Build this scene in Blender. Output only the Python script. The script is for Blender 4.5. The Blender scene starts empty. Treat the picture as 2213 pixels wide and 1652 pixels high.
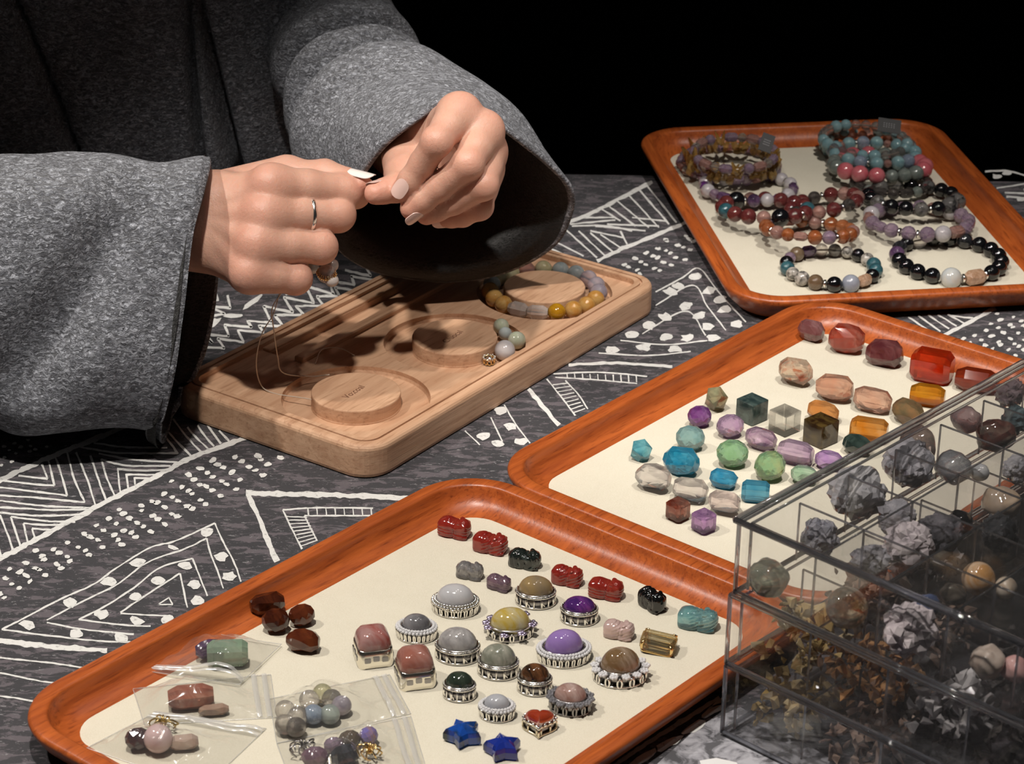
import bpy, bmesh, math, random
import numpy as np
from mathutils import Vector, Matrix, noise as mnoise

S = 0.01                       # everything below is written in centimetres
IW, IH = 2213, 1652
FPX, PITCH, ROLL, CAMH = 5330.5, 0.4469, 0.0162, 53.8988
scene = bpy.context.scene
col = scene.collection
random.seed(7)
rng = np.random.default_rng(7)

# ------------------------------------------------------------------ camera
_cp, _sp = math.cos(PITCH), math.sin(PITCH)
FW = np.array([0, _cp, -_sp]); _rt = np.array([1.0, 0, 0]); _up = np.array([0, _sp, _cp])
RT = math.cos(ROLL) * _rt + math.sin(ROLL) * _up
UP = -math.sin(ROLL) * _rt + math.cos(ROLL) * _up
CO = np.array([0, 0, CAMH])
cam = bpy.data.cameras.new('camera')
cam.sensor_width = 36; cam.lens = FPX / IW * 36
cam.clip_start = 0.05; cam.clip_end = 30
cam.dof.use_dof = True; cam.dof.focus_distance = 1.10; cam.dof.aperture_fstop = 32
cam_ob = bpy.data.objects.new('camera', cam); col.objects.link(cam_ob)
cam_ob.matrix_world = Matrix(((RT[0], UP[0], -FW[0], 0), (RT[1], UP[1], -FW[1], 0), (RT[2], UP[2], -FW[2], CAMH * S), (0, 0, 0, 1)))
scene.camera = cam_ob

# ------------------------------------------------------------------ world, lamps, exposure
world = bpy.data.worlds.new('night'); scene.world = world; world.use_nodes = True
world.node_tree.nodes['Background'].inputs[0].default_value = (1.0, 0.95, 0.9, 1)
world.node_tree.nodes['Background'].inputs[1].default_value = 0.022
def spot(name, loc, target, watts, angle, blend, radius, colour=(1.0, 0.925, 0.845)):
    l = bpy.data.lights.new(name, 'SPOT'); l.energy = watts; l.spot_size = math.radians(angle); l.spot_blend = blend
    l.shadow_soft_size = radius * S; l.color = colour
    o = bpy.data.objects.new(name, l); col.objects.link(o)
    o.location = [c * S for c in loc]
    d = Vector([t - c for t, c in zip(target, loc)])
    o.rotation_euler = d.to_track_quat('-Z', 'Y').to_euler()
    return o
spot('key_downlight', (-14, 64, 98), (2, 95, 0), 30.5, 46, 0.5, 2.0)
spot('side_downlight', (-60, 90, 86), (5, 92, 0), 16, 46, 0.5, 2.0)
spot('second_downlight', (30, 74, 125), (21, 124, 0), 36, 33, 0.7, 2.0, (1.0, 0.93, 0.86))
for k_, (x_, y_, z_) in enumerate(((18, 138, 150), (-34, 52, 150), (48, 104, 140), (2, 100, 165))):      # weak unseen lamps, added to make the facets sparkle
    spot('added_sparkle_lamp', (x_, y_, z_), (9, 93, 0), 3.0, 34, 0.5, 4.0, (1.0, 0.94, 0.88))
scene.view_settings.view_transform = 'Standard'; scene.view_settings.look = 'None'
scene.view_settings.gamma = 1.0; scene.view_settings.use_curve_mapping = False
scene.view_settings.exposure = 0.0
cy = scene.cycles
cy.use_denoising = True
cy.use_adaptive_sampling = True; cy.adaptive_threshold = 0.04; cy.adaptive_min_samples = 16
cy.max_bounces = 10; cy.transmission_bounces = 8; cy.transparent_max_bounces = 16; cy.glossy_bounces = 5; cy.diffuse_bounces = 3
cy.sample_clamp_indirect = 4.0; cy.caustics_reflective = False; cy.caustics_refractive = False

# ------------------------------------------------------------------ small geometry library (cm)
def at(px, py, z):
    d = FW + RT * (px - IW / 2) / FPX - UP * (py - IH / 2) / FPX
    return CO + d * ((z - CAMH) / d[2])
def atd(px, py, dep):
    return CO + dep * (FW + RT * (px - IW / 2) / FPX - UP * (py - IH / 2) / FPX)
def scale_at(p):
    return FPX / float((np.asarray(p) - CO) @ FW)      # pixels per cm at a point
def nrm(v):
    v = np.asarray(v, float); return v / (np.linalg.norm(v) + 1e-12)

def mesh(name, v, f, smooth=False):
    me = bpy.data.meshes.new(name)
    me.from_pydata((np.asarray(v, float) * S).tolist(), [], f if isinstance(f, list) else f.tolist())
    if smooth:
        me.polygons.foreach_set('use_smooth', [True] * len(me.polygons))
    me.update()
    return me
def put(name, me, mat=None, parent=None, loc=(0, 0, 0), rot=None, label=None, scale=None):
    o = bpy.data.objects.new(name, me); col.objects.link(o)
    if mat is not None:
        if not me.materials: me.materials.append(None)
        o.material_slots[0].link = 'OBJECT'; o.material_slots[0].material = mat
    if parent is not None: o.parent = parent
    o.location = [c * S for c in loc]
    if rot is not None: o.rotation_euler = rot
    if scale is not None: o.scale = scale
    if label: o['label'] = label
    return o
def part(name, vf, mat, parent, smooth=True, loc=(0, 0, 0), rot=None, label=None):
    return put(name, mesh(name, vf[0], vf[1], smooth), mat, parent, loc, rot, label)
def root(name, label, cat, loc=(0, 0, 0), rot=None, group=None):
    o = bpy.data.objects.new(name, None); col.objects.link(o); o.empty_display_size = 0.01
    o.location = [c * S for c in loc]
    if rot is not None: o.rotation_euler = rot
    return tag(o, label, cat, group)
def tag(o, label, cat, group=None, kind=None):
    o['label'] = label; o['category'] = cat
    if group: o['group'] = group
    if kind: o['kind'] = kind
    return o
class MB:
    def __init__(s): s.v = []; s.f = []; s.n = 0
    def add(s, vf, R=None, t=None):
        v = np.asarray(vf[0], float)
        if R is not None: v = v @ np.asarray(R).T
        if t is not None: v = v + np.asarray(t)
        s.v.append(v); s.f += [[i + s.n for i in q] for q in vf[1]]; s.n += len(v)
        return s
    def get(s): return np.concatenate(s.v), s.f
def rot3(ax, a):
    return np.array(Matrix.Rotation(a, 3, ax))
def euler3(x, y, z): return rot3('Z', z) @ rot3('Y', y) @ rot3('X', x)
def frame_z(d):
    d = nrm(d); a = np.array([0, 0, 1.0]) if abs(d[2]) < .9 else np.array([1.0, 0, 0])
    x = nrm(np.cross(a, d)); return np.stack([x, np.cross(d, x), d], 1)

def loft(loops, close_u=True, cap0=False, cap1=False):
    L = np.asarray(loops); m, n = L.shape[:2]
    v = L.reshape(-1, 3); f = []
    for i in range(m - 1):
        for j in range(n if close_u else n - 1):
            k = (j + 1) % n
            f.append([i * n + j, i * n + k, (i + 1) * n + k, (i + 1) * n + j])
    if cap0: f.append(list(range(n))[::-1])
    if cap1: f.append([(m - 1) * n + j for j in range(n)])
    return v, f
def ellipsoid(rx, ry, rz, nu=20, nv=12):
    v = [(0, 0, -rz)]; f = []
    for i in range(1, nv):
        p = -math.pi / 2 + math.pi * i / nv
        for j in range(nu):
            t = 2 * math.pi * j / nu
            v.append((rx * math.cos(p) * math.cos(t), ry * math.cos(p) * math.sin(t), rz * math.sin(p)))
    v.append((0, 0, rz)); top = len(v) - 1
    for j in range(nu):
        k = (j + 1) % nu
        f.append([0, 1 + k, 1 + j]); f.append([top, 1 + (nv - 2) * nu + j, 1 + (nv - 2) * nu + k])
    for i in range(nv - 2):
        for j in range(nu):
            k = (j + 1) % nu
            f.append([1 + i * nu + j, 1 + i * nu + k, 1 + (i + 1) * nu + k, 1 + (i + 1) * nu + j])
    return np.array(v), f
def lathe(prof, n=40, sx=1.0, sy=1.0, cap0=False, cap1=False, wob=None):
    t = np.arange(n) * 2 * math.pi / n; loops = []
    for k, (r, z) in enumerate(prof):
        w = 1.0 if wob is None else 1 + wob(t, k)
        loops.append(np.stack([r * sx * np.cos(t) * w, r * sy * np.sin(t) * w, np.full(n, z)], 1))
    return loft(loops, True, cap0, cap1)
def tube(pts, r, n=8, closed=False, caps=True):
    P = np.asarray(pts, float); m = len(P)
    R = np.full(m, r) if np.isscalar(r) else np.asarray(r, float)
    T = np.zeros_like(P)
    if closed: T = np.roll(P, -1, 0) - np.roll(P, 1, 0)
    else: T[1:-1] = P[2:] - P[:-2]; T[0] = P[1] - P[0]; T[-1] = P[-1] - P[-2]
    T = T / (np.linalg.norm(T, axis=1, keepdims=True) + 1e-12)
    x = frame_z(T[0])[:, 0]; loops = []
    t = np.arange(n) * 2 * math.pi / n
    for i in range(m):
        x = nrm(x - T[i] * (x @ T[i])); y = np.cross(T[i], x)
        loops.append(P[i] + R[i] * (np.outer(np.cos(t), x) + np.outer(np.sin(t), y)))
    if closed: loops.append(loops[0]); return loft(loops)
    return loft(loops, True, caps, caps)
def box(x0, x1, y0, y1, z0, z1):
    v = [(x, y, z) for z in (z0, z1) for y in (y0, y1) for x in (x0, x1)]
    return np.array(v, float), [[0, 2, 3, 1], [4, 5, 7, 6], [0, 1, 5, 4], [2, 6, 7, 3], [0, 4, 6, 2], [1, 3, 7, 5]]
def bevel_box(hx, hy, hz, b):
    pts = [(sx * (hx - bx), sy * (hy - by), sz * (hz - bz)) for sx in (-1, 1) for sy in (-1, 1) for sz in (-1, 1)
           for bx, by, bz in ((0, b, b), (b, 0, b), (b, b, 0))]
    return hull(pts)
def hull(pts, dissolve=0.02):
    bm = bmesh.new()
    for p in pts: bm.verts.new(p)
    r = bmesh.ops.convex_hull(bm, input=list(bm.verts))
    dead = set(g for g in list(r['geom_interior']) + list(r['geom_unused']) if isinstance(g, bmesh.types.BMVert))
    for v in dead:
        if v.is_valid: bm.verts.remove(v)
    bmesh.ops.dissolve_limit(bm, angle_limit=dissolve, verts=list(bm.verts), edges=list(bm.edges))
    bmesh.ops.recalc_face_normals(bm, faces=list(bm.faces))
    bm.verts.index_update()
    v = np.array([tuple(x.co) for x in bm.verts]); f = [[q.index for q in x.verts] for x in bm.faces]
    bm.free(); return v, f
def roundrect(hx, hy, r, k=10):
    r = max(r, .02); out = []
    for cx, cyy, a0 in ((hx - r, hy - r, 0), (-hx + r, hy - r, 90), (-hx + r, -hy + r, 180), (hx - r, -hy + r, 270)):
        for i in range(k + 1):
            a = math.radians(a0 + 90 * i / k); out.append((cx + r * math.cos(a), cyy + r * math.sin(a)))
    return np.array(out)
def catmull(P, n, closed=False):
    P = np.asarray(P, float); m = len(P)
    segs = m if closed else m - 1
    out = []
    ts = np.linspace(0, segs, n, endpoint=not closed)
    for t in ts:
        i = min(int(t), segs - 1); u = t - i
        if closed: a, b, c, d = P[(i - 1) % m], P[i % m], P[(i + 1) % m], P[(i + 2) % m]
        else:
            b, c = P[i], P[i + 1]; a = P[i - 1] if i else 2 * b - c; d = P[i + 2] if i + 2 < m else 2 * c - b
        out.append(.5 * (2 * b + (c - a) * u + (2 * a - 5 * b + 4 * c - d) * u * u + (-a + 3 * b - 3 * c + d) * u ** 3))
    return np.array(out)

# signed distance fields turned into meshes by surface nets
def smin(a, b, k):
    h = np.clip(.5 + .5 * (b - a) / k, 0, 1); return b * (1 - h) + a * h - k * h * (1 - h)
def sd_cone(P, a, b, r1, r2):
    a = np.asarray(a, np.float32); b = np.asarray(b, np.float32); ab = b - a
    t = np.clip(((P - a) @ ab) / (ab @ ab + 1e-9), 0, 1)
    return np.linalg.norm(P - a - t[..., None] * ab, axis=-1) - (r1 + (r2 - r1) * t)
def sd_ell(P, c, r, R=None):
    q = P - np.asarray(c, np.float32)
    if R is not None: q = q @ np.asarray(R, np.float32)
    r = np.asarray(r, np.float32)
    k0 = np.linalg.norm(q / r, axis=-1); k1 = np.linalg.norm(q / (r * r), axis=-1) + 1e-6
    return k0 * (k0 - 1) / k1
def nets(fn, lo, hi, h, pad=.3):
    lo = np.asarray(lo, np.float32); n = [int(math.ceil((b - a) / h)) + 1 for a, b in zip(lo, hi)]
    g = [lo[i] + h * np.arange(n[i], dtype=np.float32) for i in range(3)]
    F = np.empty(n, np.float32)
    BK = 10
    nb = [-(-k // BK) for k in n]
    cc = [lo[i] + h * (BK * np.arange(nb[i], dtype=np.float32) + (BK - 1) / 2) for i in range(3)]
    X, Y, Z = np.meshgrid(*cc, indexing='ij'); C0 = fn(np.stack([X, Y, Z], -1))
    near = np.abs(C0) < BK * h * .87 * 1.25 + pad
    F[:] = np.repeat(np.repeat(np.repeat(np.where(C0 < 0, -9, 9), BK, 0), BK, 1), BK, 2)[:n[0], :n[1], :n[2]]
    bl = np.argwhere(near)
    r = np.arange(BK)
    oi = np.stack(np.meshgrid(r, r, r, indexing='ij'), -1).reshape(-1, 3)
    for i in range(0, len(bl), 400):
        q = (bl[i:i + 400, None] * BK + oi[None]).reshape(-1, 3)
        q = q[(q < np.array(n)).all(1)]
        F[tuple(q.T)] = fn((lo + h * q).astype(np.float32))
    ins = F < 0
    c = np.zeros([k - 1 for k in n], np.int8)
    offs = [(a, b, d) for a in (0, 1) for b in (0, 1) for d in (0, 1)]
    sl = lambda o: tuple(slice(o[i], n[i] - 1 + o[i]) for i in range(3))
    for o in offs: c += ins[sl(o)]
    act = (c > 0) & (c < 8)
    idx = np.full(act.shape, -1, np.int64); ii = np.argwhere(act); idx[act] = np.arange(len(ii))
    acc = np.zeros((len(ii), 3)); cnt = np.zeros(len(ii))
    for a in offs:
        for ax in range(3):
            if a[ax]: continue
            b = list(a); b[ax] = 1
            fa = F[tuple((ii + a).T)]; fb = F[tuple((ii + b).T)]
            m = (fa < 0) != (fb < 0)
            t = np.where(m, fa / np.where(m, fa - fb, 1), 0)
            p = np.tile(np.array(a, float), (len(ii), 1)); p[:, ax] = t
            acc += p * m[:, None]; cnt += m
    V = lo + h * (ii + acc / cnt[:, None])
    faces = []
    for ax in range(3):
        u, w = (ax + 1) % 3, (ax + 2) % 3
        s0 = [slice(None)] * 3; s1 = [slice(None)] * 3
        s0[ax] = slice(0, n[ax] - 1); s1[ax] = slice(1, n[ax])
        ch = ins[tuple(s0)] != ins[tuple(s1)]
        e = np.argwhere(ch)
        e = e[(e[:, u] > 0) & (e[:, w] > 0) & (e[:, u] < n[u] - 1) & (e[:, w] < n[w] - 1)]
        up = ins[tuple(s0)][tuple(e.T)]
        q = []
        for du, dw in ((-1, -1), (0, -1), (0, 0), (-1, 0)):
            k = e.copy(); k[:, u] += du; k[:, w] += dw; q.append(idx[tuple(k.T)])
        q = np.stack(q, 1); q[~up] = q[~up][:, ::-1]; faces.append(q)
    return V, np.concatenate(faces)
def relax(V, Fq, it=2, lam=.5):
    for _ in range(it):
        acc = np.zeros_like(V); cnt = np.zeros(len(V))
        for a in range(4):
            b = (a + 1) % 4
            np.add.at(acc, Fq[:, a], V[Fq[:, b]]); np.add.at(cnt, Fq[:, a], 1)
            np.add.at(acc, Fq[:, b], V[Fq[:, a]]); np.add.at(cnt, Fq[:, b], 1)
        V = V + lam * (acc / np.maximum(cnt, 1)[:, None] - V)
    return V

# ------------------------------------------------------------------ materials
def new_mat(name):
    m = bpy.data.materials.new(name); m.use_nodes = True
    nt = m.node_tree; b = nt.nodes['Principled BSDF']; return m, nt, b
def ramp(nt, fac, stops):
    r = nt.nodes.new('ShaderNodeValToRGB')
    while len(r.color_ramp.elements) < len(stops): r.color_ramp.elements.new(.5)
    for e, (p, c) in zip(r.color_ramp.elements, stops):
        e.position = p; e.color = (*c, 1) if len(c) == 3 else c
    nt.links.new(fac, r.inputs[0]); return r.outputs[0]
def coords(nt, scale=(1, 1, 1), rot=(0, 0, 0), kind='Object'):
    t = nt.nodes.new('ShaderNodeTexCoord'); m = nt.nodes.new('ShaderNodeMapping')
    m.inputs['Scale'].default_value = scale; m.inputs['Rotation'].default_value = rot
    nt.links.new(t.outputs[kind], m.inputs[0]); return m.outputs[0]
def tex_noise(nt, vec, scale, detail=4, rough=.55, dist=0.0):
    n = nt.nodes.new('ShaderNodeTexNoise'); n.inputs['Scale'].default_value = scale
    n.inputs['Detail'].default_value = detail; n.inputs['Roughness'].default_value = rough; n.inputs['Distortion'].default_value = dist
    nt.links.new(vec, n.inputs['Vector']); return n.outputs['Fac']
def bump(nt, b, h, dist, strength=1.0):
    n = nt.nodes.new('ShaderNodeBump'); n.inputs['Distance'].default_value = dist; n.inputs['Strength'].default_value = strength
    nt.links.new(h, n.inputs['Height']); nt.links.new(n.outputs[0], b.inputs['Normal'])
def mixc(nt, fac, a, b):
    n = nt.nodes.new('ShaderNodeMix'); n.data_type = 'RGBA'
    for s, x in ((0, fac), (6, a), (7, b)):
        if isinstance(x, (int, float)): n.inputs[s].default_value = x
        elif isinstance(x, tuple): n.inputs[s].default_value = (*x, 1)
        else: nt.links.new(x, n.inputs[s])
    return n.outputs[2]
def plain(name, c, rough=.5, metal=0.0, spec=.5, coat=0.0):
    m, nt, b = new_mat(name); b.inputs['Base Color'].default_value = (*c, 1); b.inputs['Roughness'].default_value = rough
    b.inputs['Metallic'].default_value = metal; b.inputs['Specular IOR Level'].default_value = spec; b.inputs['Coat Weight'].default_value = coat
    return m
def srgb(r, g, b):
    return tuple(((x / 255 + .055) / 1.055) ** 2.4 if x > 10 else x / 255 / 12.92 for x in (r, g, b))
def wood(name, dark, light, along=(18, 260, 260), rough=.42, coat=.15, bmp=.0002, pores=None):
    m, nt, b = new_mat(name)
    v = coords(nt, along)
    n = tex_noise(nt, v, 1.0, 6, .6, .6)
    c = ramp(nt, n, [(.3, dark), (.68, light)])
    v2 = coords(nt, tuple(a * 3.1 for a in along))
    n2 = tex_noise(nt, v2, 1.0, 3, .6)
    p = ramp(nt, n2, [(.28, pores or tuple(x * .55 for x in dark)), (.46, (1, 1, 1))])
    mul = nt.nodes.new('ShaderNodeMix'); mul.data_type = 'RGBA'; mul.blend_type = 'MULTIPLY'; mul.inputs[0].default_value = .55
    nt.links.new(c, mul.inputs[6]); nt.links.new(p, mul.inputs[7])
    nt.links.new(mul.outputs[2], b.inputs['Base Color'])
    b.inputs['Roughness'].default_value = rough; b.inputs['Coat Weight'].default_value = coat; b.inputs['Coat Roughness'].default_value = .3
    bump(nt, b, n2, bmp, .6)
    return m
_gems = {}
def gem(c1, c2=None, trans=.75, rough=.04, scale=120, ior=1.54, cut=(.38, .62), dist=1.2):
    c2 = c2 or c1
    key = (c1, c2, trans, rough, scale, ior, cut)
    if key in _gems: return _gems[key]
    m, nt, b = new_mat('stone')
    if trans > .5: c1, c2 = tuple(x ** 1.25 for x in c1), tuple(x ** 1.25 for x in c2)
    v = coords(nt)
    n = tex_noise(nt, v, scale, 4, .6, dist)
    nt.links.new(ramp(nt, n, [(cut[0], c1), (cut[1], c2)]), b.inputs['Base Color'])
    b.inputs['Roughness'].default_value = rough; b.inputs['Transmission Weight'].default_value = trans; b.inputs['IOR'].default_value = ior + .06
    b.inputs['Specular IOR Level'].default_value = .6
    if trans > .5:      # part of the light goes straight through the clear stone and lights what lies behind it
        tr = nt.nodes.new('ShaderNodeBsdfTransparent'); mx = nt.nodes.new('ShaderNodeMixShader'); mx.inputs[0].default_value = .28 * trans
        nt.links.new(ramp(nt, n, [(cut[0], tuple(x ** .55 for x in c1)), (cut[1], tuple(x ** .55 for x in c2))]), tr.inputs[0])
        nt.links.new(b.outputs[0], mx.inputs[1]); nt.links.new(tr.outputs[0], mx.inputs[2]); nt.links.new(mx.outputs[0], nt.nodes['Material Output'].inputs[0])
    _gems[key] = m; return m
def clear_film(name, tint, gloss_rough, extra=.02, haze=.0):
    m = bpy.data.materials.new(name); m.use_nodes = True; nt = m.node_tree
    nt.nodes.remove(nt.nodes['Principled BSDF']); out = nt.nodes['Material Output']
    tr = nt.nodes.new('ShaderNodeBsdfTransparent'); tr.inputs[0].default_value = (*tint, 1)
    gl = nt.nodes.new('ShaderNodeBsdfGlossy'); gl.inputs['Roughness'].default_value = gloss_rough; gl.inputs[0].default_value = (1, 1, 1, 1)
    lw = nt.nodes.new('ShaderNodeLayerWeight'); lw.inputs[0].default_value = .5
    pw = nt.nodes.new('ShaderNodeMath'); pw.operation = 'POWER'; pw.inputs[1].default_value = 4.5; nt.links.new(lw.outputs['Facing'], pw.inputs[0])
    ad = nt.nodes.new('ShaderNodeMath'); ad.operation = 'MULTIPLY_ADD'; ad.inputs[1].default_value = .8; ad.inputs[2].default_value = .04 + extra; nt.links.new(pw.outputs[0], ad.inputs[0])
    mx = nt.nodes.new('ShaderNodeMixShader'); nt.links.new(ad.outputs[0], mx.inputs[0]); nt.links.new(tr.outputs[0], mx.inputs[1]); nt.links.new(gl.outputs[0], mx.inputs[2])
    df = nt.nodes.new('ShaderNodeBsdfDiffuse'); df.inputs[0].default_value = (.85, .85, .84, 1)
    m2 = nt.nodes.new('ShaderNodeMixShader'); m2.inputs[0].default_value = haze; nt.links.new(mx.outputs[0], m2.inputs[1]); nt.links.new(df.outputs[0], m2.inputs[2])
    nt.links.new(m2.outputs[0], out.inputs[0]); return m

M = {}
M['tray_wood'] = wood('orange stained wood', (.30, .060, .012), (.50, .118, .023), (20, 240, 240), .38, .25)
M['beech'] = wood('pale beech', (.50, .28, .165), (.68, .43, .275), (14, 150, 240), .55, .05, pores=(.5, .38, .28))
M['engrave'] = plain('burnt engraving', (.16, .06, .03), .8)
m, nt, b = new_mat('cream felt'); M['felt'] = m
v = coords(nt); n1 = tex_noise(nt, v, 60, 5, .6); n2 = tex_noise(nt, v, 2600, 2, .6)
nt.links.new(mixc(nt, ramp(nt, n2, [(.3, (0, 0, 0)), (.7, (1, 1, 1))]), ramp(nt, n1, [(.3, (.62, .575, .455)), (.7, (.68, .635, .51))]), (.72, .68, .57)), b.inputs['Base Color'])
b.inputs['Roughness'].default_value = .95; b.inputs['Specular IOR Level'].default_value = .1; bump(nt, b, n2, .0003, .5)
M['silver'] = plain('bright silver', (.86, .84, .80), .16, 1.0)
M['dark_silver'] = plain('blackened silver', (.30, .29, .29), .28, 1.0)
M['gold'] = plain('pale gold', (.86, .62, .28), .2, 1.0)
M['dark_gold'] = plain('antique gold wire', (.45, .34, .16), .35, 1.0)
M['black'] = plain('black card', (.008, .008, .009), .6)
M['void'] = plain('unlit room black', (.004, .004, .004), .9, spec=.1)  # near-black colour stands in for the darkness of the unlit room
M['film'] = clear_film('bag film', (.985, .985, .98), .12, .0, .035)
M['zip'] = clear_film('zip strip', (.96, .96, .95), .2, .10, .30)
M['acrylic'] = clear_film('smoky acrylic sheet', (.975, .975, .977), .03, .0, .005)
M['divider'] = clear_film('thin acrylic divider', (.985, .985, .987), .03, .0, .004)
M['acrylic_edge'] = gem((.70, .72, .76), None, .97, .03, ior=1.45)
M['pave'] = gem((.80, .80, .82), (.95, .95, .97), .25, .05, 900)
M['cord'] = plain('clear elastic cord', (.62, .52, .42), .35)
# ------------------------------------------------------------------ the dark room
fl = part('floor', box(-200, 200, -60, 320, -78, -76), M['void'], None, False); fl['kind'] = 'structure'
wl = part('wall_back', box(-200, 200, 300, 304, -76, 190), M['void'], None, False); wl['kind'] = 'structure'

# ------------------------------------------------------------------ table and printed cloth
TB = root('table', 'rectangular table hidden under the printed cloth', 'table', (0, 95, -76))
part('table_top', box(-58, 58, -46, 45.6, 72.6, 75.6), M['void'], TB, False)
for sx in (-1, 1):
    for sy in (-1, 1):
        part('leg', box(sx * 52 - 2.5, sx * 52 + 2.5, sy * 41 - 2.5, sy * 41 + 2.5, 0, 72.6), M['void'], TB, False)
m, nt, b = new_mat('charcoal printed cotton'); M['cloth'] = m
v = coords(nt, (70, 190, 60), (0, 0, math.radians(-38)))
n = tex_noise(nt, v, 1.0, 7, .68, .5)
fleck = ramp(nt, n, [(.52, (0, 0, 0)), (.55, (1, 1, 1))])
big = tex_noise(nt, coords(nt), 14, 3)
n3 = tex_noise(nt, coords(nt, (260, 640, 60), (0, 0, math.radians(-32))), 1.0, 6, .75, .8)
lite = ramp(nt, n3, [(.60, (0, 0, 0)), (.625, (1, 1, 1))])
base = mixc(nt, ramp(nt, big, [(.35, (0, 0, 0)), (.65, (1, 1, 1))]), (.050, .050, .055), (.064, .062, .068))
c = mixc(nt, fleck, base, (.145, .128, .142))
c = mixc(nt, lite, c, (.30, .295, .305))
wv = nt.nodes.new('ShaderNodeTexWave'); wv.inputs['Scale'].default_value = 900; wv.inputs['Distortion'].default_value = 1.5; wv.inputs['Detail'].default_value = 2
nt.links.new(coords(nt), wv.inputs['Vector'])
c = mixc(nt, ramp(nt, wv.outputs['Fac'], [(.0, (0, 0, 0)), (1, (.28, .28, .28))]), c, (.09, .09, .095))
nt.links.new(c, b.inputs['Base Color']); b.inputs['Roughness'].default_value = .9; b.inputs['Specular IOR Level'].default_value = .15
bump(nt, b, wv.outputs['Fac'], .0002, .5)
m, nt, b = new_mat('white print'); M['print'] = m
n = tex_noise(nt, coords(nt), 420, 4, .7)
nt.links.new(ramp(nt, n, [(.28, (.36, .36, .35)), (.45, (.70, .70, .68))]), b.inputs['Base Color']); b.inputs['Roughness'].default_value = .9; b.inputs['Specular IOR Level'].default_value = .1

CL = root('tablecloth', 'charcoal tablecloth with hand-drawn white zigzags, dots and triangles covering the table', 'tablecloth', (0, 95, 0))
loops = []
for d, z, r in ((0, -30, .8), (-.6, -15, .8), (-1.0, -2, .9), (-1.0, -.9, 1.0), (-.75, -.3, 1), (-.35, -.05, 1), (.1, 0, 1), (2, 0, 1)):
    q = roundrect(59.6 - max(d, -1) * 1 + (-.6 if d == 0 else 0), 46.9 - d, 3.0 * r, 8)
    if z < -1: q = q * (1 + .004 * np.sin(np.arange(len(q)) * 2.1))[:, None]
    loops.append(np.concatenate([q, np.full((len(q), 1), z)], 1))
part('fabric', loft(loops, True, False, True), M['cloth'], CL, True, label='charcoal cotton with grey flecks')

PV, PF = [], []
def _quad_strip(a, b_):
    n0 = len(PV)
    for p, q in zip(a, b_): PV.append(p); PV.append(q)
    for i in range(len(a) - 1):
        PF.append([n0 + 2 * i, n0 + 2 * i + 1, n0 + 2 * i + 3, n0 + 2 * i + 2])
ZP = .012; _ns = [0]
def stroke(pts, w, org=(0, 0), sc=1.0, jag=.22, smooth=True):
    P = np.array(pts, float) / sc + np.array(org)
    L = np.linalg.norm(np.diff(P, axis=0), axis=1).sum(); n = max(4, int(L / 5))
    if smooth and len(P) > 2: Q = catmull(P, n)
    else:
        d = np.r_[0, np.cumsum(np.linalg.norm(np.diff(P, axis=0), axis=1))]; t = np.linspace(0, d[-1], n)
        t = np.sort(np.r_[t, d[1:-1]])
        Q = np.stack([np.interp(t, d, P[:, 0]), np.interp(t, d, P[:, 1])], 1)
    T = np.gradient(Q, axis=0); T /= np.linalg.norm(T, axis=1, keepdims=True) + 1e-9
    N = np.stack([-T[:, 1], T[:, 0]], 1)
    k = rng.normal(0, jag, (len(Q), 2)); k[1:-1] = (k[:-2] + k[1:-1] * 2 + k[2:]) / 3
    a = Q + N * (w / 2 * (1 + k[:, :1])); c_ = Q - N * (w / 2 * (1 + k[:, 1:]))
    _ns[0] += 1; zp = ZP + (_ns[0] % 40) * .0004
    _quad_strip([at(x, y, zp) - (0, 95, 0) for x, y in a], [at(x, y, zp) - (0, 95, 0) for x, y in c_])
def dot(x, y, rx, ry, rot=0.0, jag=.14):
    n = 11; n0 = len(PV)
    for i in range(n):
        t = 2 * math.pi * i / n; k = 1 + rng.normal(0, jag)
        dx, dy = rx * k * math.cos(t), ry * k * math.sin(t)
        PV.append(at(x + dx * math.cos(rot) - dy * math.sin(rot), y + dx * math.sin(rot) + dy * math.cos(rot), ZP + .02) - (0, 95, 0))
    PF.append(list(range(n0, n0 + n)))
def inside(x, y, poly):
    r = False; j = len(poly) - 1
    for i in range(len(poly)):
        (xi, yi), (xj, yj) = poly[i], poly[j]
        if (yi > y) != (yj > y) and x < (xj - xi) * (y - yi) / (yj - yi) + xi: r = not r
        j = i
    return r
def scatter(poly, sx, sy, rx, ry, slant=-.5):
    xs = [p[0] for p in poly]; ys = [p[1] for p in poly]; row = 0
    y = min(ys) - 400
    while y < max(ys) + 400:
        x = min(xs) + (row % 2) * sx / 2
        while x < max(xs):
            X = x + rng.normal(0, sx * .13); Y = y + (x - min(xs)) * slant + rng.normal(0, sy * .13)
            if inside(X, Y, poly):
                k = rng.uniform(.75, 1.15); dot(X, Y, rx * k, ry * k, rng.normal(-.1, .25))
            x += sx
        y += sy; row += 1
o1, s1 = (0, 880), 2.766
A = lambda pts, w, sm=True: stroke(pts, w, o1, s1, smooth=sm)
for pts in ([(-700, 830), (-300, 610), (0, 440), (200, 345), (380, 265), (560, 195), (760, 110), (1000, 0)], [(-500, 1150), (0, 905), (200, 800), (560, 605), (900, 430), (1150, 300), (1430, 195), (1700, 60)], [(1470, 515), (1800, 522), (2230, 535), (2800, 560)],
            [(1478, 512), (1530, 620), (1575, 730), (1610, 820), (1655, 925)], [(-400, 1360), (0, 1398), (300, 1432), (640, 1455)]):
    A(pts, 11)
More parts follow.
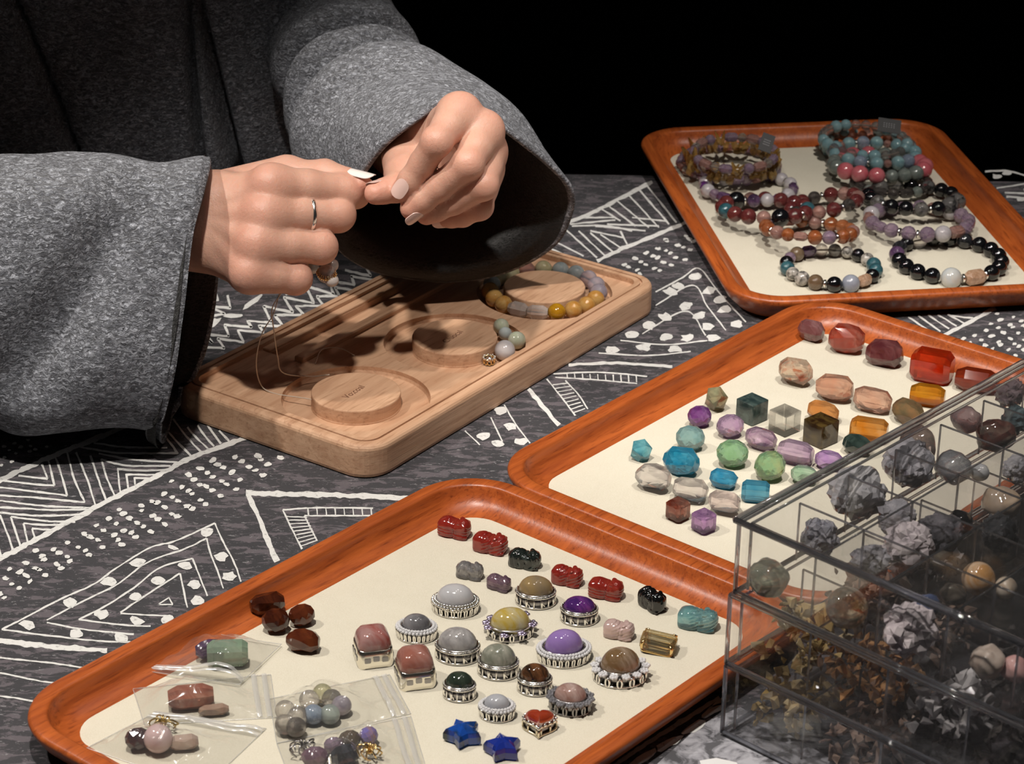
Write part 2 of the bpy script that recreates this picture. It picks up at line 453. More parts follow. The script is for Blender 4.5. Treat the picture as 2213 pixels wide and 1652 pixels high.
for pts in ([(1690, 615), (1900, 602), (2230, 605)], [(1690, 615), (1750, 740), (1805, 850)], [(1820, 650), (1895, 800)], [(1820, 650), (2213, 650)],
            [(10, 1330), (150, 1260), (380, 1140), (560, 1060), (700, 960), (900, 840), (1050, 800), (1285, 695)], [(1285, 695), (1330, 800), (1400, 930), (1440, 1045)],
            [(10, 1330), (250, 1362), (600, 1400), (780, 1405)], [(280, 1275), (480, 1170), (700, 1060), (880, 930), (1100, 850), (1235, 785)], [(1235, 785), (1260, 880), (1300, 980), (1335, 1085)],
            [(280, 1290), (500, 1330), (800, 1360)], [(470, 1270), (640, 1185), (800, 1080), (960, 960), (1150, 905)], [(1150, 905), (1180, 980), (1240, 1130)], [(470, 1270), (700, 1300), (900, 1312)],
            [(720, 1230), (880, 1120), (1075, 995)], [(1075, 995), (1095, 1080), (1120, 1200)], [(720, 1235), (1030, 1252)], [(0, 1500), (300, 1530), (500, 1560)], [(0, 1590), (250, 1640), (420, 1660)], [(-60, 1720), (150, 1750), (330, 1790)]):
    A(pts, 3.6)
A([(945, 1182), (1010, 1140), (1032, 1182), (945, 1182)], 3, False)
for x in range(1840, 2240, 54): A([(x, 606), (x + 4, 646)], 2.6)
for k in range(9): A([(1712 + k * 11, 655 + k * 22), (1835 + k * 8, 660 + k * 17)], 2.4)
for x, y in ((165, 1305), (420, 1170), (650, 1045), (830, 930), (1235, 752), (1320, 893), (1370, 1015), (1165, 1062), (1105, 950), (940, 1040), (810, 1135), (610, 1240), (455, 1355), (720, 1380), (820, 1278), (1180, 1160), (1000, 1268)):
    dot(x / s1, 880 + y / s1, 15.5, 9.5, rng.normal(0, .15))
dot(1030 / s1, 880 + 840 / s1, 13, 4, .3)
scatter([(x / s1, 880 + y / s1) for x, y in ((-300, 1090), (0, 960), (560, 690), (1000, 450), (1430, 240), (1720, 310), (1500, 460), (1180, 620), (860, 780), (540, 890), (150, 1110), (-200, 1250))], 30, 17, 7.6, 4.6, -.5)
scatter([(0, 955), (60, 948), (120, 960), (60, 985), (0, 1015)], 22, 12, 5, 3, -.3)
ch = [[(330, 295), (365, 400), (402, 530)], [(402, 530), (200, 505), (0, 480)], [(400, 265), (440, 420), (508, 570)], [(508, 570), (250, 545), (0, 528)], [(455, 270), (520, 430), (575, 605)],
      [(575, 605), (250, 590), (0, 560)], [(540, 290), (590, 440), (640, 575)], [(605, 310), (640, 430), (690, 540)], [(705, 370), (712, 450), (722, 520)], [(755, 400), (767, 490)], [(803, 420), (806, 465)],
      [(605, 315), (760, 350), (1020, 352)], [(590, 280), (800, 315), (1085, 332)], [(700, 372), (850, 380), (1000, 376)], [(750, 404), (940, 406)], [(803, 425), (900, 427)],
      [(0, 600), (300, 615), (560, 612)], [(0, 632), (250, 650), (515, 642)], [(65, 656), (250, 680), (450, 688)], [(140, 695), (260, 705), (385, 703)], [(190, 727), (310, 735)],
      [(0, 645), (40, 750), (78, 855)], [(65, 656), (95, 750), (122, 835)], [(140, 697), (155, 760), (166, 815)], [(190, 728), (212, 792)], [(-20, 800), (10, 900)],
      [(290, 320), (310, 400), (325, 470)], [(325, 470), (180, 460), (20, 440)], [(250, 340), (285, 430)], [(285, 430), (110, 410)], [(480, 240), (720, 275), (1060, 275)], [(560, 215), (760, 240), (1000, 243)],
      [(985, 175), (1030, 230), (1065, 280)], [(1000, 140), (1060, 210), (1150, 300)], [(1035, 70), (1110, 170), (1200, 268)], [(1120, 120), (1180, 190), (1245, 250)], [(1180, 110), (1230, 180), (1280, 235)], [(1240, 110), (1320, 220)], [(1310, 140), (1370, 205)]]
for c_ in ch: A(c_, 4.2)
o2, s2 = (860, 380), 2.766
B2 = lambda pts, w, sm=True: stroke(pts, w, o2, s2, smooth=sm)
for pts in ([(900, 330), (1020, 280), (1160, 220), (1300, 150), (1520, 35)], [(1190, 510), (1300, 455), (1380, 420), (1600, 330), (1720, 280)]): B2(pts, 8)
for pts in ([(1020, 1130), (1300, 1120), (1640, 1142)],): B2(pts, 6)
B2([(780, 1275), (860, 1370), (960, 1495)], 9)
for pts in ([(1220, 200), (1330, 270)], [(1260, 180), (1420, 300)], [(1310, 150), (1500, 310)], [(1380, 115), (1560, 310)], [(1440, 80), (1620, 290)], [(1490, 60), (1665, 280)], [(1030, 290), (1300, 265)], [(1040, 300), (1250, 300), (1400, 330)],
            [(1100, 250), (1290, 250)], [(1150, 330), (1350, 370)], [(1180, 300), (1480, 330)], [(1000, 320), (1190, 490)], [(1080, 330), (1240, 480)], [(1150, 340), (1290, 460)], [(1210, 350), (1330, 430)], [(950, 400), (1110, 480)], [(920, 440), (1010, 480)],
            [(1330, 330), (1370, 410)], [(1250, 290), (1560, 300)], [(1400, 250), (1600, 270)]): B2(pts, 3.4)
for pts in ([(1540, 695), (1700, 610), (1800, 555), (1920, 700), (2080, 875)], [(1540, 775), (1760, 655), (1850, 780), (1960, 925)], [(1460, 945), (1720, 810), (1840, 955)],
            [(930, 1185), (1200, 1175), (1490, 1200)], [(940, 1205), (1200, 1222), (1430, 1242)], [(890, 1215), (990, 1340), (1060, 1435)], [(1000, 1225), (1080, 1310), (1135, 1395)],
            [(635, 1370), (700, 1480), (790, 1600)], [(555, 1445), (625, 1590)], [(400, 1525), (490, 1610)], [(1200, 1060), (1500, 1075), (1750, 1050)], [(1330, 985), (1600, 1010), (1850, 985)]): B2(pts, 3.0)
for x in range(1010, 1470, 46): B2([(x, 1181 + (x - 1000) * .03), (x + 3, 1212 + (x - 1000) * .055)], 2.6)
for k in range(9): B2([(925 + k * 15, 1250 + k * 21), (1015 + k * 13, 1240 + k * 19)], 2.2)
for x, y in ((1780, 600), (1865, 685), (1955, 800), (2020, 890), (1885, 970), (1850, 900), (1730, 970), (1600, 965), (1500, 895), (1600, 845), (1725, 780), (1800, 838), (1630, 695), (1675, 660), (1930, 740), (1400, 948), (1280, 1040), (1470, 1025), (1655, 1037),
             (615, 1405), (670, 1500), (510, 1555), (735, 1590), (600, 1600)):
    dot(860 + x / s2, 380 + y / s2, 14.5, 8, rng.normal(0, .12))
scatter([(860 + x / s2, 380 + y / s2) for x, y in ((1300, 520), (1500, 420), (1720, 320), (1800, 420), (1740, 500), (1560, 610), (1420, 580))], 27, 13, 6.4, 3.6, -.45)
o3, s3 = (420, 560), 4.61
for pts in ([(-60, 640), (100, 750), (345, 772), (300, 655), (575, 682), (530, 620), (772, 632), (690, 470), (985, 532), (890, 380), (1192, 440), (1110, 270), (1392, 355), (1330, 210), (1600, 260)],
            [(-20, 865), (60, 875), (302, 892), (230, 790), (492, 830), (430, 710), (692, 732), (640, 665), (885, 668), (800, 560), (1092, 556), (1010, 470), (1285, 466), (1220, 370), (1445, 372), (1400, 280), (1620, 320)],
            [(70, 760), (180, 840), (120, 750)], [(0, 1000), (60, 980), (20, 920)], [(180, 470), (360, 490), (330, 360)], [(160, 570), (310, 545), (200, 500)], [(190, 410), (240, 410), (220, 340)],
            [(1500, 110), (1760, 170), (1700, 60)], [(1600, 260), (1560, 170), (1850, 220)]):
    stroke(pts, 5.2, o3, s3, smooth=False)
for x, y, rx, ry, r in ((580, 430, 26, 6, -.6), (380, 565, 20, 5, 0), (190, 640, 19, 8, -.6), (960, 330, 12, 4, -.5), (90, 690, 9, 4, -.3), (60, 420, 14, 6, .2)): dot(420 + x / s3, 560 + y / s3, rx, ry, r)
o4, s4 = (1540, 620), 3.288
stroke([(1560, 385), (1640, 345), (1800, 265), (2010, 150)], 8, o4, s4)
stroke([(2040, 600), (2213, 640)], 7, o4, s4)
for pts in ([(1390, 215), (1570, 335)], [(1460, 205), (1620, 318)], [(1530, 200), (1680, 300)], [(1600, 198), (1735, 280)], [(1670, 196), (1790, 260)], [(1300, 240), (1500, 360)], [(1690, 205), (1850, 225)]): stroke(pts, 3.6, o4, s4)
scatter([(1540 + x / s4, 620 + y / s4) for x, y in ((1750, 390), (2010, 190), (2300, 170), (2300, 560), (2080, 480))], 24, 14, 6.2, 3.6, -.3)
o5, s5 = (1850, 230), 6.096
for x, y in ((1860, 925), (2170, 1225), (1985, 880), (2260, 1100)): dot(1850 + x / s5, 230 + y / s5, 10, 5)
for pts in ([(1850, 1075), (2080, 1045), (2300, 1000)], [(1960, 1140), (2300, 1150)], [(1980, 1190), (2300, 1210)], [(1700, 860), (1980, 850), (2300, 930)]): stroke(pts, 4, o5, s5)
o6, s6 = (1180, 1440), 4.426
for x, y, rx, ry, r in ((1600, 420, 30, 9, -.5), (1420, 585, 32, 9, -.5), (1180, 740, 34, 10, -.5), (900, 900, 36, 10, -.5), (1690, 330, 26, 8, -.5)): dot(1180 + x / s6, 1440 + y / s6, rx, ry, r)
stroke([(560, 1010), (1000, 720), (1660, 300)], 9, o6, s6)
pr = part('printed_pattern', (np.array(PV), PF), M['print'], CL, False, label='white hand-drawn print'); pr['kind'] = 'stuff'

# grey mottled cloth lying under the drawer box, and a slip of paper on it
m, nt, b = new_mat('mottled grey cotton'); M['mottled'] = m
n = tex_noise(nt, coords(nt), 130, 5, .6, .6)
nt.links.new(ramp(nt, n, [(.42, (.10, .10, .11)), (.5, (.30, .30, .33)), (.62, (.46, .46, .50))]), b.inputs['Base Color']); b.inputs['Roughness'].default_value = .95
edge = [at(x, y, 0) for x, y in ((1395, 1680), (1425, 1648), (1470, 1608), (1512, 1572), (1556, 1548), (1600, 1530))]
e3 = catmull([p[:2] for p in edge], 26)
far = np.stack([e3[:, 0] + 14, e3[:, 1] - 16], 1)
rowsC = []
for k in range(6):
    t = k / 5; rowsC.append(np.concatenate([e3 * (1 - t) + far * t, np.full((26, 1), .12 if k else .02)], 1))
c0 = np.array([16, 74, 0])
mc = tag(part('cloth_scrap', loft([r - c0 for r in rowsC], False), M['mottled'], None, True, loc=c0), 'mottled grey cloth with a curved edge tucked under the clear drawer box', 'cloth')
pp = [at(x, y, .16) for x, y in ((1512, 1646), (1548, 1640), (1592, 1650), (1620, 1700), (1530, 1700))]
pc = np.mean(pp, 0); pc[2] = 0
n = len(pp)
tag(part('paper_slip', (np.array([p - pc for p in pp] + [p - pc + (0, 0, .03) for p in pp]), [list(range(n))[::-1], list(range(n, 2 * n))] + [[i, (i + 1) % n, n + (i + 1) % n, n + i] for i in range(n)]), plain('white paper', (.8, .8, .8), .8), None, False, loc=pc), 'small white paper slip on the mottled grey cloth', 'paper')

# ------------------------------------------------------------------ the three stained trays
TL, TW, TRAYZ, FELTZ = 27.4, 19.44, 1.6, .55
TPROF = [(1.5, 0), (.85, .25), (.35, .75), (.08, 1.2), (.0, 1.42), (.05, 1.54), (.16, 1.6), (.62, 1.6), (.72, 1.575), (.78, 1.5), (.82, 1.3), (.95, 1.02), (1.2, .76), (1.55, .6), (1.95, .52), (2.2, .5)]
def tray(name_label, cx, cyy, th):
    r = root('serving_tray', name_label, 'tray', (cx, cyy, .02), (0, 0, th), 'stained wooden trays')
    loops = []
    for d, z in TPROF:
        q = roundrect(TL / 2 - d, TW / 2 - d, 3.1 - d, 12); loops.append(np.concatenate([q, np.full((len(q), 1), z)], 1))
    part('tray_body', loft(loops, True, True, True), M['tray_wood'], r, True, label='glossy orange-brown wood')
    lf = []
    for d, z in ((1.80, .5), (1.80, FELTZ - .01), (1.84, FELTZ)):
        q = roundrect(TL / 2 - d, TW / 2 - d, 1.6, 8); lf.append(np.concatenate([q, np.full((len(q), 1), z)], 1))
    part('felt_liner', loft(lf, True, False, True), M['felt'], r, False, label='cream felt')
    return r
TH = .8773
f1 = np.array([math.cos(TH), math.sin(TH), 0]); f2 = np.array([-math.sin(TH), math.cos(TH), 0])
a0 = np.array([-4.6324, 66.8469, 0])
pA = a0 + f1 * 13.7 + f2 * 9.72; pB = a0 + f1 * (27.42 + 13.7) + f2 * 8.9
tray('stained wooden tray holding silver-set cabochons, carved beads and zip bags', pA[0], pA[1], TH)
tray('stained wooden tray holding rows of faceted crystal beads and cubes', pB[0], pB[1], TH)
cth = .1645; g1 = np.array([math.cos(cth), math.sin(cth), 0]); g2 = np.array([-math.sin(cth), math.cos(cth), 0])
pC = np.array([11.7344, 119.0846, 0]) + g1 * TW / 2 + g2 * TL / 2
tray('stained wooden tray covered with beaded bracelets at the back of the table', pC[0], pC[1], cth + math.pi / 2)
FZ = FELTZ + .02
# ------------------------------------------------------------------ beech beading board
BC = np.array([-2.9514, 114.1872, 0]); BTH = .9639
be1 = np.array([math.cos(BTH), math.sin(BTH), 0]); be2 = np.array([-math.sin(BTH), math.cos(BTH), 0])
U0, U1, V0, V1, BZ = -12.72, 12.66, -4.55, 8.1, 1.69
SP, DR, GR, FLZ, CHZ = 8.07, 2.175, 3.62, 1.34, .93
BD = root('beading_board', 'pale beech beading board with three round bracelet channels', 'board', BC + (0, 0, .02), (0, 0, BTH))
hu, hv, cu, cv = (U1 - U0) / 2, (V1 - V0) / 2, (U0 + U1) / 2, (V0 + V1) / 2
def rr_solid(hx, hy, r, prof, cx=0, cyy=0):
    loops = []
    for d, z in prof:
        q = roundrect(hx - d, hy - d, r - d, 10) + (cx, cyy); loops.append(np.concatenate([q, np.full((len(q), 1), z)], 1))
    return loft(loops, True, True, True)
def cyl(r, z0, z1, cx, cyy, n=72):
    v, f = lathe([(r, z0), (r, z1)], n, 1, 1, True, True); return v + (cx, cyy, 0), f
def carve(base, cutters):
    o = bpy.data.objects.new('t', mesh('t', *base)); col.objects.link(o); tmp = [o]
    for c in cutters:
        k = bpy.data.objects.new('k', mesh('k', *c)); col.objects.link(k); tmp.append(k)
        md = o.modifiers.new('b', 'BOOLEAN'); md.operation = 'DIFFERENCE'; md.object = k; md.solver = 'EXACT'
    bpy.context.view_layer.update()
    dg = bpy.context.evaluated_depsgraph_get()
    me = bpy.data.meshes.new_from_object(o.evaluated_get(dg))
    for t in tmp: d = t.data; bpy.data.objects.remove(t); bpy.data.meshes.remove(d)
    return me
slab = rr_solid(hu, hv, 1.5, [(.12, 0), (.03, .06), (0, .2), (0, 1.42), (.03, 1.53), (.1, 1.62), (.2, 1.67), (.3, BZ)], cu, cv)
cut = [rr_solid(hu - .92, hv - .92, .7, [(.05, FLZ), (0, FLZ + .05), (0, BZ - .09), (-.09, 2.6)], cu, cv)]
for k in (-1, 0, 1):
    v, f = lathe([(GR - .22, CHZ), (GR - .07, CHZ + .05), (GR, CHZ + .2), (GR, 1.32), (GR + .05, 1.6)], 96, 1, 1, True, True)
    cut.append((v + (k * SP, 0, 0), f))
cut.append(box(-6.6, 7.2, 5.15, 6.65, 1.0, 2.2))
# thin line cut round the rim
q = lambda d: roundrect(hu - d, hv - d, 1.5 - d, 10) + (cu, cv)
lp = [np.concatenate([q(d), np.full((44, 1), z)], 1) for d, z in ((.52, 1.56), (.64, 1.56), (.64, 1.9), (.52, 1.9), (.52, 1.56))]
cut.append(loft([l[::-1] for l in lp], True))
me = carve(slab, cut)
body = put('board_body', me, M['beech'], BD)
for p in me.polygons: p.use_smooth = False
for k in (-1, 0, 1):
    dk = part('disc', lathe([(DR + .02, CHZ), (DR + .02, CHZ + .04), (DR, CHZ + .1), (DR, BZ - .06), (DR - .02, BZ - .015), (DR - .07, BZ)], 96, 1, 1, True, True), M['beech'], BD, False, loc=(k * SP, 0, 0))
    if k < 1:
        cu_ = bpy.data.curves.new('t', 'FONT'); cu_.body = 'Vo;coal' if k < 0 else 'C/uocal'; cu_.size = .0052; cu_.extrude = .00003; cu_.align_x = 'CENTER'; cu_.align_y = 'CENTER'
        to = bpy.data.objects.new('t', cu_); col.objects.link(to); bpy.context.view_layer.update()
        tm = bpy.data.meshes.new_from_object(to.evaluated_get(bpy.context.evaluated_depsgraph_get()))
        bpy.data.objects.remove(to); bpy.data.curves.remove(cu_)
        put('engraved_lettering', tm, M['engrave'], dk, (-.1, .05, BZ + .003), (0, 0, .08), label='small burnt-in lettering')
part('rail', rr_solid(6.9, .3, .12, [(0, FLZ - .05), (0, 1.55), (.05, 1.62)], .3, 4.83), M['beech'], BD, False)
part('ledge', rr_solid(6.9, .26, .05, [(0, FLZ - .05), (0, 1.46), (.04, 1.5)], .3, 6.93), M['beech'], BD, False)
def bpt(u, v, z): return BC + be1 * u + be2 * v + np.array([0, 0, z])
# ------------------------------------------------------------------ the person: body, hands, coat
PL = np.array([-22.0, 138.0, 0.0])
PERSON = root('person', 'person in a grey wool coat threading beads above the beading board', 'person', PL)
m, nt, b = new_mat('skin'); M['skin'] = m
at_ = nt.nodes.new('ShaderNodeAttribute'); at_.attribute_name = 'blush'
n = tex_noise(nt, coords(nt), 70, 4, .6)
cb = ramp(nt, n, [(.3, (.60, .335, .245)), (.7, (.68, .405, .305))])
nt.links.new(mixc(nt, at_.outputs['Fac'], cb, (.66, .25, .18)), b.inputs['Base Color'])
b.inputs['Roughness'].default_value = .42; b.inputs['Specular IOR Level'].default_value = .45
b.inputs['Subsurface Weight'].default_value = .28; b.inputs['Subsurface Radius'].default_value = (1, .35, .2); b.inputs['Subsurface Scale'].default_value = .004
n2 = tex_noise(nt, coords(nt), 700, 4, .65); bump(nt, b, n2, .0004, .6)
M['nail'] = plain('milky nail', (.76, .53, .47), .22, coat=.6)
M['nail_tip'] = plain('long white nail', (.86, .80, .76), .2, coat=.6)

def chain(start, dep, pts, lens, signs):
    """joints in space from their place along each ray and the bone lengths; sign +1 bends away from the viewer"""
    P = [atd(start[0], start[1], dep)]; d = dep
    for (x, y), L, s in zip(pts, lens, signs):
        base = P[-1]
        ray = FW + RT * (x - IW / 2) / FPX - UP * (y - IH / 2) / FPX
        w = CO - base; a = ray @ ray; bq = 2 * ray @ w; c = w @ w - L * L
        disc = bq * bq - 4 * a * c
        t = (-bq + s * math.sqrt(max(disc, 0))) / (2 * a)
        P.append(CO + t * ray); d = t
    return P
def hand(spec, elbow, h, wr=(2.75, 2.1)):
    """spec: wrist, dict finger -> [mcp, pip, dip, tip], thumb -> [cmc, mcp, ip, tip]"""
    W = spec['wrist']; rad = spec['rad']
    allp = [W] + [p for k in spec['f'].values() for p in k]
    lo = np.min(allp, 0) - 2.0; hi = np.max(allp, 0) + 2.0
    ed = nrm(elbow - W); fa = W + ed * 6.5
    lo = np.minimum(lo, fa - 3.4); hi = np.maximum(hi, fa + 3.4)
    F = spec['f']
    side = nrm(F['index'][0] - F['pinky'][0]); fwd = nrm((F['middle'][0] - W)); nor = nrm(np.cross(side, fwd)) * spec.get('flip', 1)
    def fn(P):
        palm = None
        def add(d, k):
            nonlocal palm
            palm = d if palm is None else smin(palm, d, k)
        for nm, r in (('index', .92), ('middle', .95), ('ring', .90), ('pinky', .80)):
            mc = F[nm][0]; st = W + (mc - W) * .12 + side * {'index': .9, 'middle': .3, 'ring': -.4, 'pinky': -1.0}[nm]
            add(sd_cone(P, st - nor * .25, mc - nor * .22, 1.05, r), .9)
        th = F['thumb']
        add(sd_cone(P, th[0], th[1], 1.25, .98), .8)
        # webs between the knuckles and the thumb web
        for a_, b_ in (('index', 'middle'), ('middle', 'ring'), ('ring', 'pinky')):
            add(sd_cone(P, F[a_][0] - nor * .16 - fwd * .15, F[b_][0] - nor * .16 - fwd * .15, .84, .84), .5)
        pc = (F['index'][0] + F['pinky'][0] + W) / 3
        add(sd_ell(P, pc - nor * .75 - fwd * .5, (2.3, 2.2, 1.15), np.stack([side, fwd, nor], 1)), .7)
        # forearm and wrist
        fs = np.stack([side, ed, np.cross(side, ed)], 1)
        wv = sd_cone(P, W - fwd * .2 + side * .95, fa + side * .7, 1.38, 1.7); wv = smin(wv, sd_cone(P, W - fwd * .2 - side * .95, fa - side * .9, 1.35, 1.8), .9)
        add(wv, .9)
        # tendons over the back of the hand and the knuckle heads
        for nm in ('index', 'middle', 'ring', 'pinky'):
            mc = F[nm][0]
            add(sd_cone(P, W + (mc - W) * .25 + nor * .62, mc + nor * .42, .20, .30), .35)
            add(np.linalg.norm(P - (mc + nor * spec.get('kn', .26)), axis=-1) - spec.get('kr', .70) * {'index': 1, 'middle': .96, 'ring': .88, 'pinky': .78}[nm], .35)
        out = palm
        fing = None
        for nm in ('index', 'middle', 'ring', 'pinky', 'thumb'):
            j = F[nm]; r = rad[nm]
            d = sd_cone(P, j[0], j[1], r[0], r[1])
            if nm != 'thumb':
                # proximal bone swells a little, joint is knobbly
                mid = (j[0] + j[1]) / 2
                d = smin(d, np.linalg.norm(P - mid, axis=-1) - r[0] * .93, .3)
            d = smin(d, sd_cone(P, j[1], j[2], r[1], r[2]), .22)
            d = smin(d, sd_cone(P, j[2], j[3], r[2], r[3]), .18)
            d = smin(d, np.linalg.norm(P - j[1], axis=-1) - r[1] * .99, .2)
            pulp = j[2] + (j[3] - j[2]) * .62
            d = smin(d, np.linalg.norm(P - pulp, axis=-1) - r[3] * 1.10, .15)
            fing = d if fing is None else smin(fing, d, .05)
        return smin(out, fing, .45)
    V, Q = nets(fn, lo, hi, h)
    V = relax(V, Q, 2, .5)
    bl = np.zeros(len(V))
    for nm in ('index', 'middle', 'ring', 'pinky', 'thumb'):
        for p, r, k in ((F[nm][0] + nor * .6, 1.2, .30), (F[nm][1], .75, .5), (F[nm][2], .6, .4), (F[nm][3], .75, .6)):
            bl = np.maximum(bl, k * np.exp(-(np.linalg.norm(V - p, axis=1) / r) ** 2))
    return V, Q, bl, nor

# --- hand with the ring (back of the hand towards the viewer)
H1 = {'wrist': atd(446, 476, 117.0), 'f': {}, 'flip': -1}
d0 = {'index': (585, 398, 115.6), 'middle': (572, 462, 115.3), 'ring': (554, 527, 115.1), 'pinky': (538, 590, 115.2)}
H1['f']['index'] = chain(d0['index'][:2], d0['index'][2], [(744, 414), (768, 420), (786, 408)], [3.7, 2.2, 1.6], [1, 1, 1])
H1['f']['middle'] = chain(d0['middle'][:2], d0['middle'][2], [(730, 464), (728, 468), (690, 470)], [3.65, 2.5, 1.9], [1, 1, 1])
H1['f']['ring'] = chain(d0['ring'][:2], d0['ring'][2], [(692, 534), (692, 533), (655, 528)], [3.15, 2.4, 1.8], [1, 1, 1])
H1['f']['pinky'] = chain(d0['pinky'][:2], d0['pinky'][2], [(638, 601), (640, 600), (615, 590)], [2.30, 1.8, 1.6], [1, 1, 1])
H1['f']['thumb'] = [atd(500, 420, 118.6), atd(620, 380, 118.6), atd(702, 376, 117.9), atd(780, 396, 117.2)]
H1['rad'] = {'index': (.90, .82, .70, .58), 'middle': (.88, .82, .68, .6), 'ring': (.86, .80, .66, .58), 'pinky': (.84, .77, .6, .5), 'thumb': (.95, .74, .70, .50)}
H1['kn'] = .22; H1['kr'] = .62
# --- hand pinching the cord (knuckles towards the viewer)
H2 = {'wrist': atd(938, 340, 124.6), 'f': {}, 'flip': 1}
H2['f']['index'] = chain((995, 242), 116.2, [(944, 306), (914, 352), (871, 413)], [2.5, 1.45, 1.75], [-1, 1, 1])
H2['f']['middle'] = chain((1046, 282), 116.5, [(1012, 354), (950, 404), (890, 450)], [2.5, 1.95, 1.75], [-1, 1, 1])
H2['f']['ring'] = chain((1054, 328), 117.3, [(1044, 400), (980, 436), (922, 462)], [2.4, 1.85, 1.5], [-1, 1, 1])
H2['f']['pinky'] = chain((1050, 368), 118.2, [(1036, 446), (1000, 466), (962, 470)], [2.2, 1.2, 1.1], [-1, 1, 1])
H2['f']['thumb'] = [atd(876, 322, 121.4), atd(876, 376, 118.4), atd(856, 406, 117.0), atd(812, 418, 116.4)]
H2['rad'] = {'index': (.84, .71, .64, .56), 'middle': (.84, .72, .65, .57), 'ring': (.82, .70, .62, .55), 'pinky': (.76, .64, .55, .5), 'thumb': (.95, .80, .70, .55)}
H2['kn'] = .20; H2['kr'] = .66
elb1 = np.array([-36.0, 112.0, 6.5]); elb2 = atd(812, 262, 133.6)
BV, BQ, BL = [], [], []; n0 = 0
hn = []
for H, e in ((H1, elb1), (H2, elb2)):
    V, Q, bl, nor = hand(H, e, .085); hn.append(nor)
    BV.append(V); BQ.append(Q + n0); BL.append(bl); n0 += len(V)
sh1, sh2 = np.array([-36.0, 137, 36]), atd(660, -20, 142)
def body_fn(P):
    d = sd_cone(P, (-23, 143, 14), (-23, 140, 34), 9.5, 10.0)
    d = smin(d, sd_cone(P, sh1, sh2 + np.array([-1.0, 2, 0]), 3.5, 2.5), 3)
    for s, e, w in ((sh1, elb1, H1['wrist']), (sh2, elb2, H2['wrist'])):
        d = smin(d, sd_cone(P, s, e, 1.8, 1.8), 1.5); d = smin(d, sd_cone(P, e, e + (w - e) * .78, 1.8, 1.8), 1.0)
    d = smin(d, sd_cone(P, (-23, 140, 40), (-23, 137, 52), 5, 5), 3)
    return smin(d, sd_ell(P, (-23, 134, 60), (7.4, 9.2, 11)), 2)
V, Q = nets(body_fn, (-50, 105, -22), (6, 160, 74), .8)
BV.append(V); BQ.append(Q + n0); BL.append(np.zeros(len(V)))
bme = mesh('body', np.concatenate(BV) - PL, np.concatenate(BQ), True)
att = bme.attributes.new('blush', 'FLOAT', 'POINT'); att.data.foreach_set('value', np.concatenate(BL).astype(np.float32))
BODY = put('body', bme, M['skin'], PERSON, label='bare hands with slim fingers')

def nail(tip, base, up, w, L, mat, over=.0, lift=.0, r=.5, nm='fingernail'):
    ax = nrm(tip - base); up = nrm(up - ax * (up @ ax)); sd = np.cross(ax, up)
    rows = []
    for i in range(19):
        t = i / 18; x = -L / 2 + L * t + over; e_ = abs(2 * t - 1)
        ww = w / 2 * max(.05, (1 - e_ ** (3.0 if t < .5 else 4.0))) ** (.5 if t < .5 else .4)
        row = []
        for j in range(-5, 6):
            a = j / 5 * ww
            row.append(tip + ax * x + sd * a + up * (r + lift + .03 - a * a / (2 * r) * .95 - .06 * (t - .5) ** 2))
        rows.append(row)
    top = np.array(rows); bot = top - up * .035
    v1, f1_ = loft(top, False); v2, f2_ = loft(bot[:, ::-1], False)
    mb = MB().add((v1, f1_)).add((v2, f2_))
    rim = np.concatenate([top[0], top[1:, -1], top[-1, ::-1][1:], top[::-1][1:, 0]]); rimb = rim - up * .035
    mb.add(loft([rim, rimb]))
    v, f = mb.get()
    part(nm, (v - PL, f), mat, BODY, True)
tv = nrm(-FW)   # towards the viewer
f = H1['f']; nail(f['thumb'][3], f['thumb'][2], UP * 1.0 + tv * .3, .9, 1.45, M['nail_tip'], -.05, .0, .56)
f = H2['f']; nail(f['index'][3], f['index'][2], tv * 1.0 + UP * .35 + RT * .05, .74, 1.0, M['nail'], -.25, .0, .63)
nail(f['thumb'][3], f['thumb'][2], UP * .95 - RT * .3, .8, 1.0, M['nail'], -.2, -.02, .60)
nail(f['middle'][3], f['middle'][2], -RT * .7 - UP * .6 + FW * .3, .7, .9, M['nail'], .1, 0, .6)
nail(f['ring'][3], f['ring'][2], tv * .75 - RT * .5 - UP * .1, .42, .75, M['nail_tip'], .22, .03, .60)
nail(f['pinky'][3], f['pinky'][2], -UP * .6 - RT * .6, .6, .9, M['nail'], .1, 0, .47)

# plain ring on the middle finger of the ringed hand
f = H1['f']['middle']; ax = nrm(f[1] - f[0]); cpos = f[0] + (f[1] - f[0]) * .60
R3 = frame_z(ax); rr = .84; t = np.linspace(0, 2 * math.pi, 64, endpoint=False)
prof = [(-.11, 0), (-.08, .05), (0, .07), (.08, .05), (.11, 0), (.08, -.03), (-.08, -.03)]
loops = []
for a in t: loops.append([cpos * 0 + R3 @ np.array([(rr + q[1]) * math.cos(a), (rr + q[1]) * math.sin(a), q[0]]) for q in prof])
loops.append(loops[0])
tag(part('finger_ring', loft(loops), M['silver'], None, True, loc=cpos), 'plain thin silver band worn on the middle finger', 'ring')

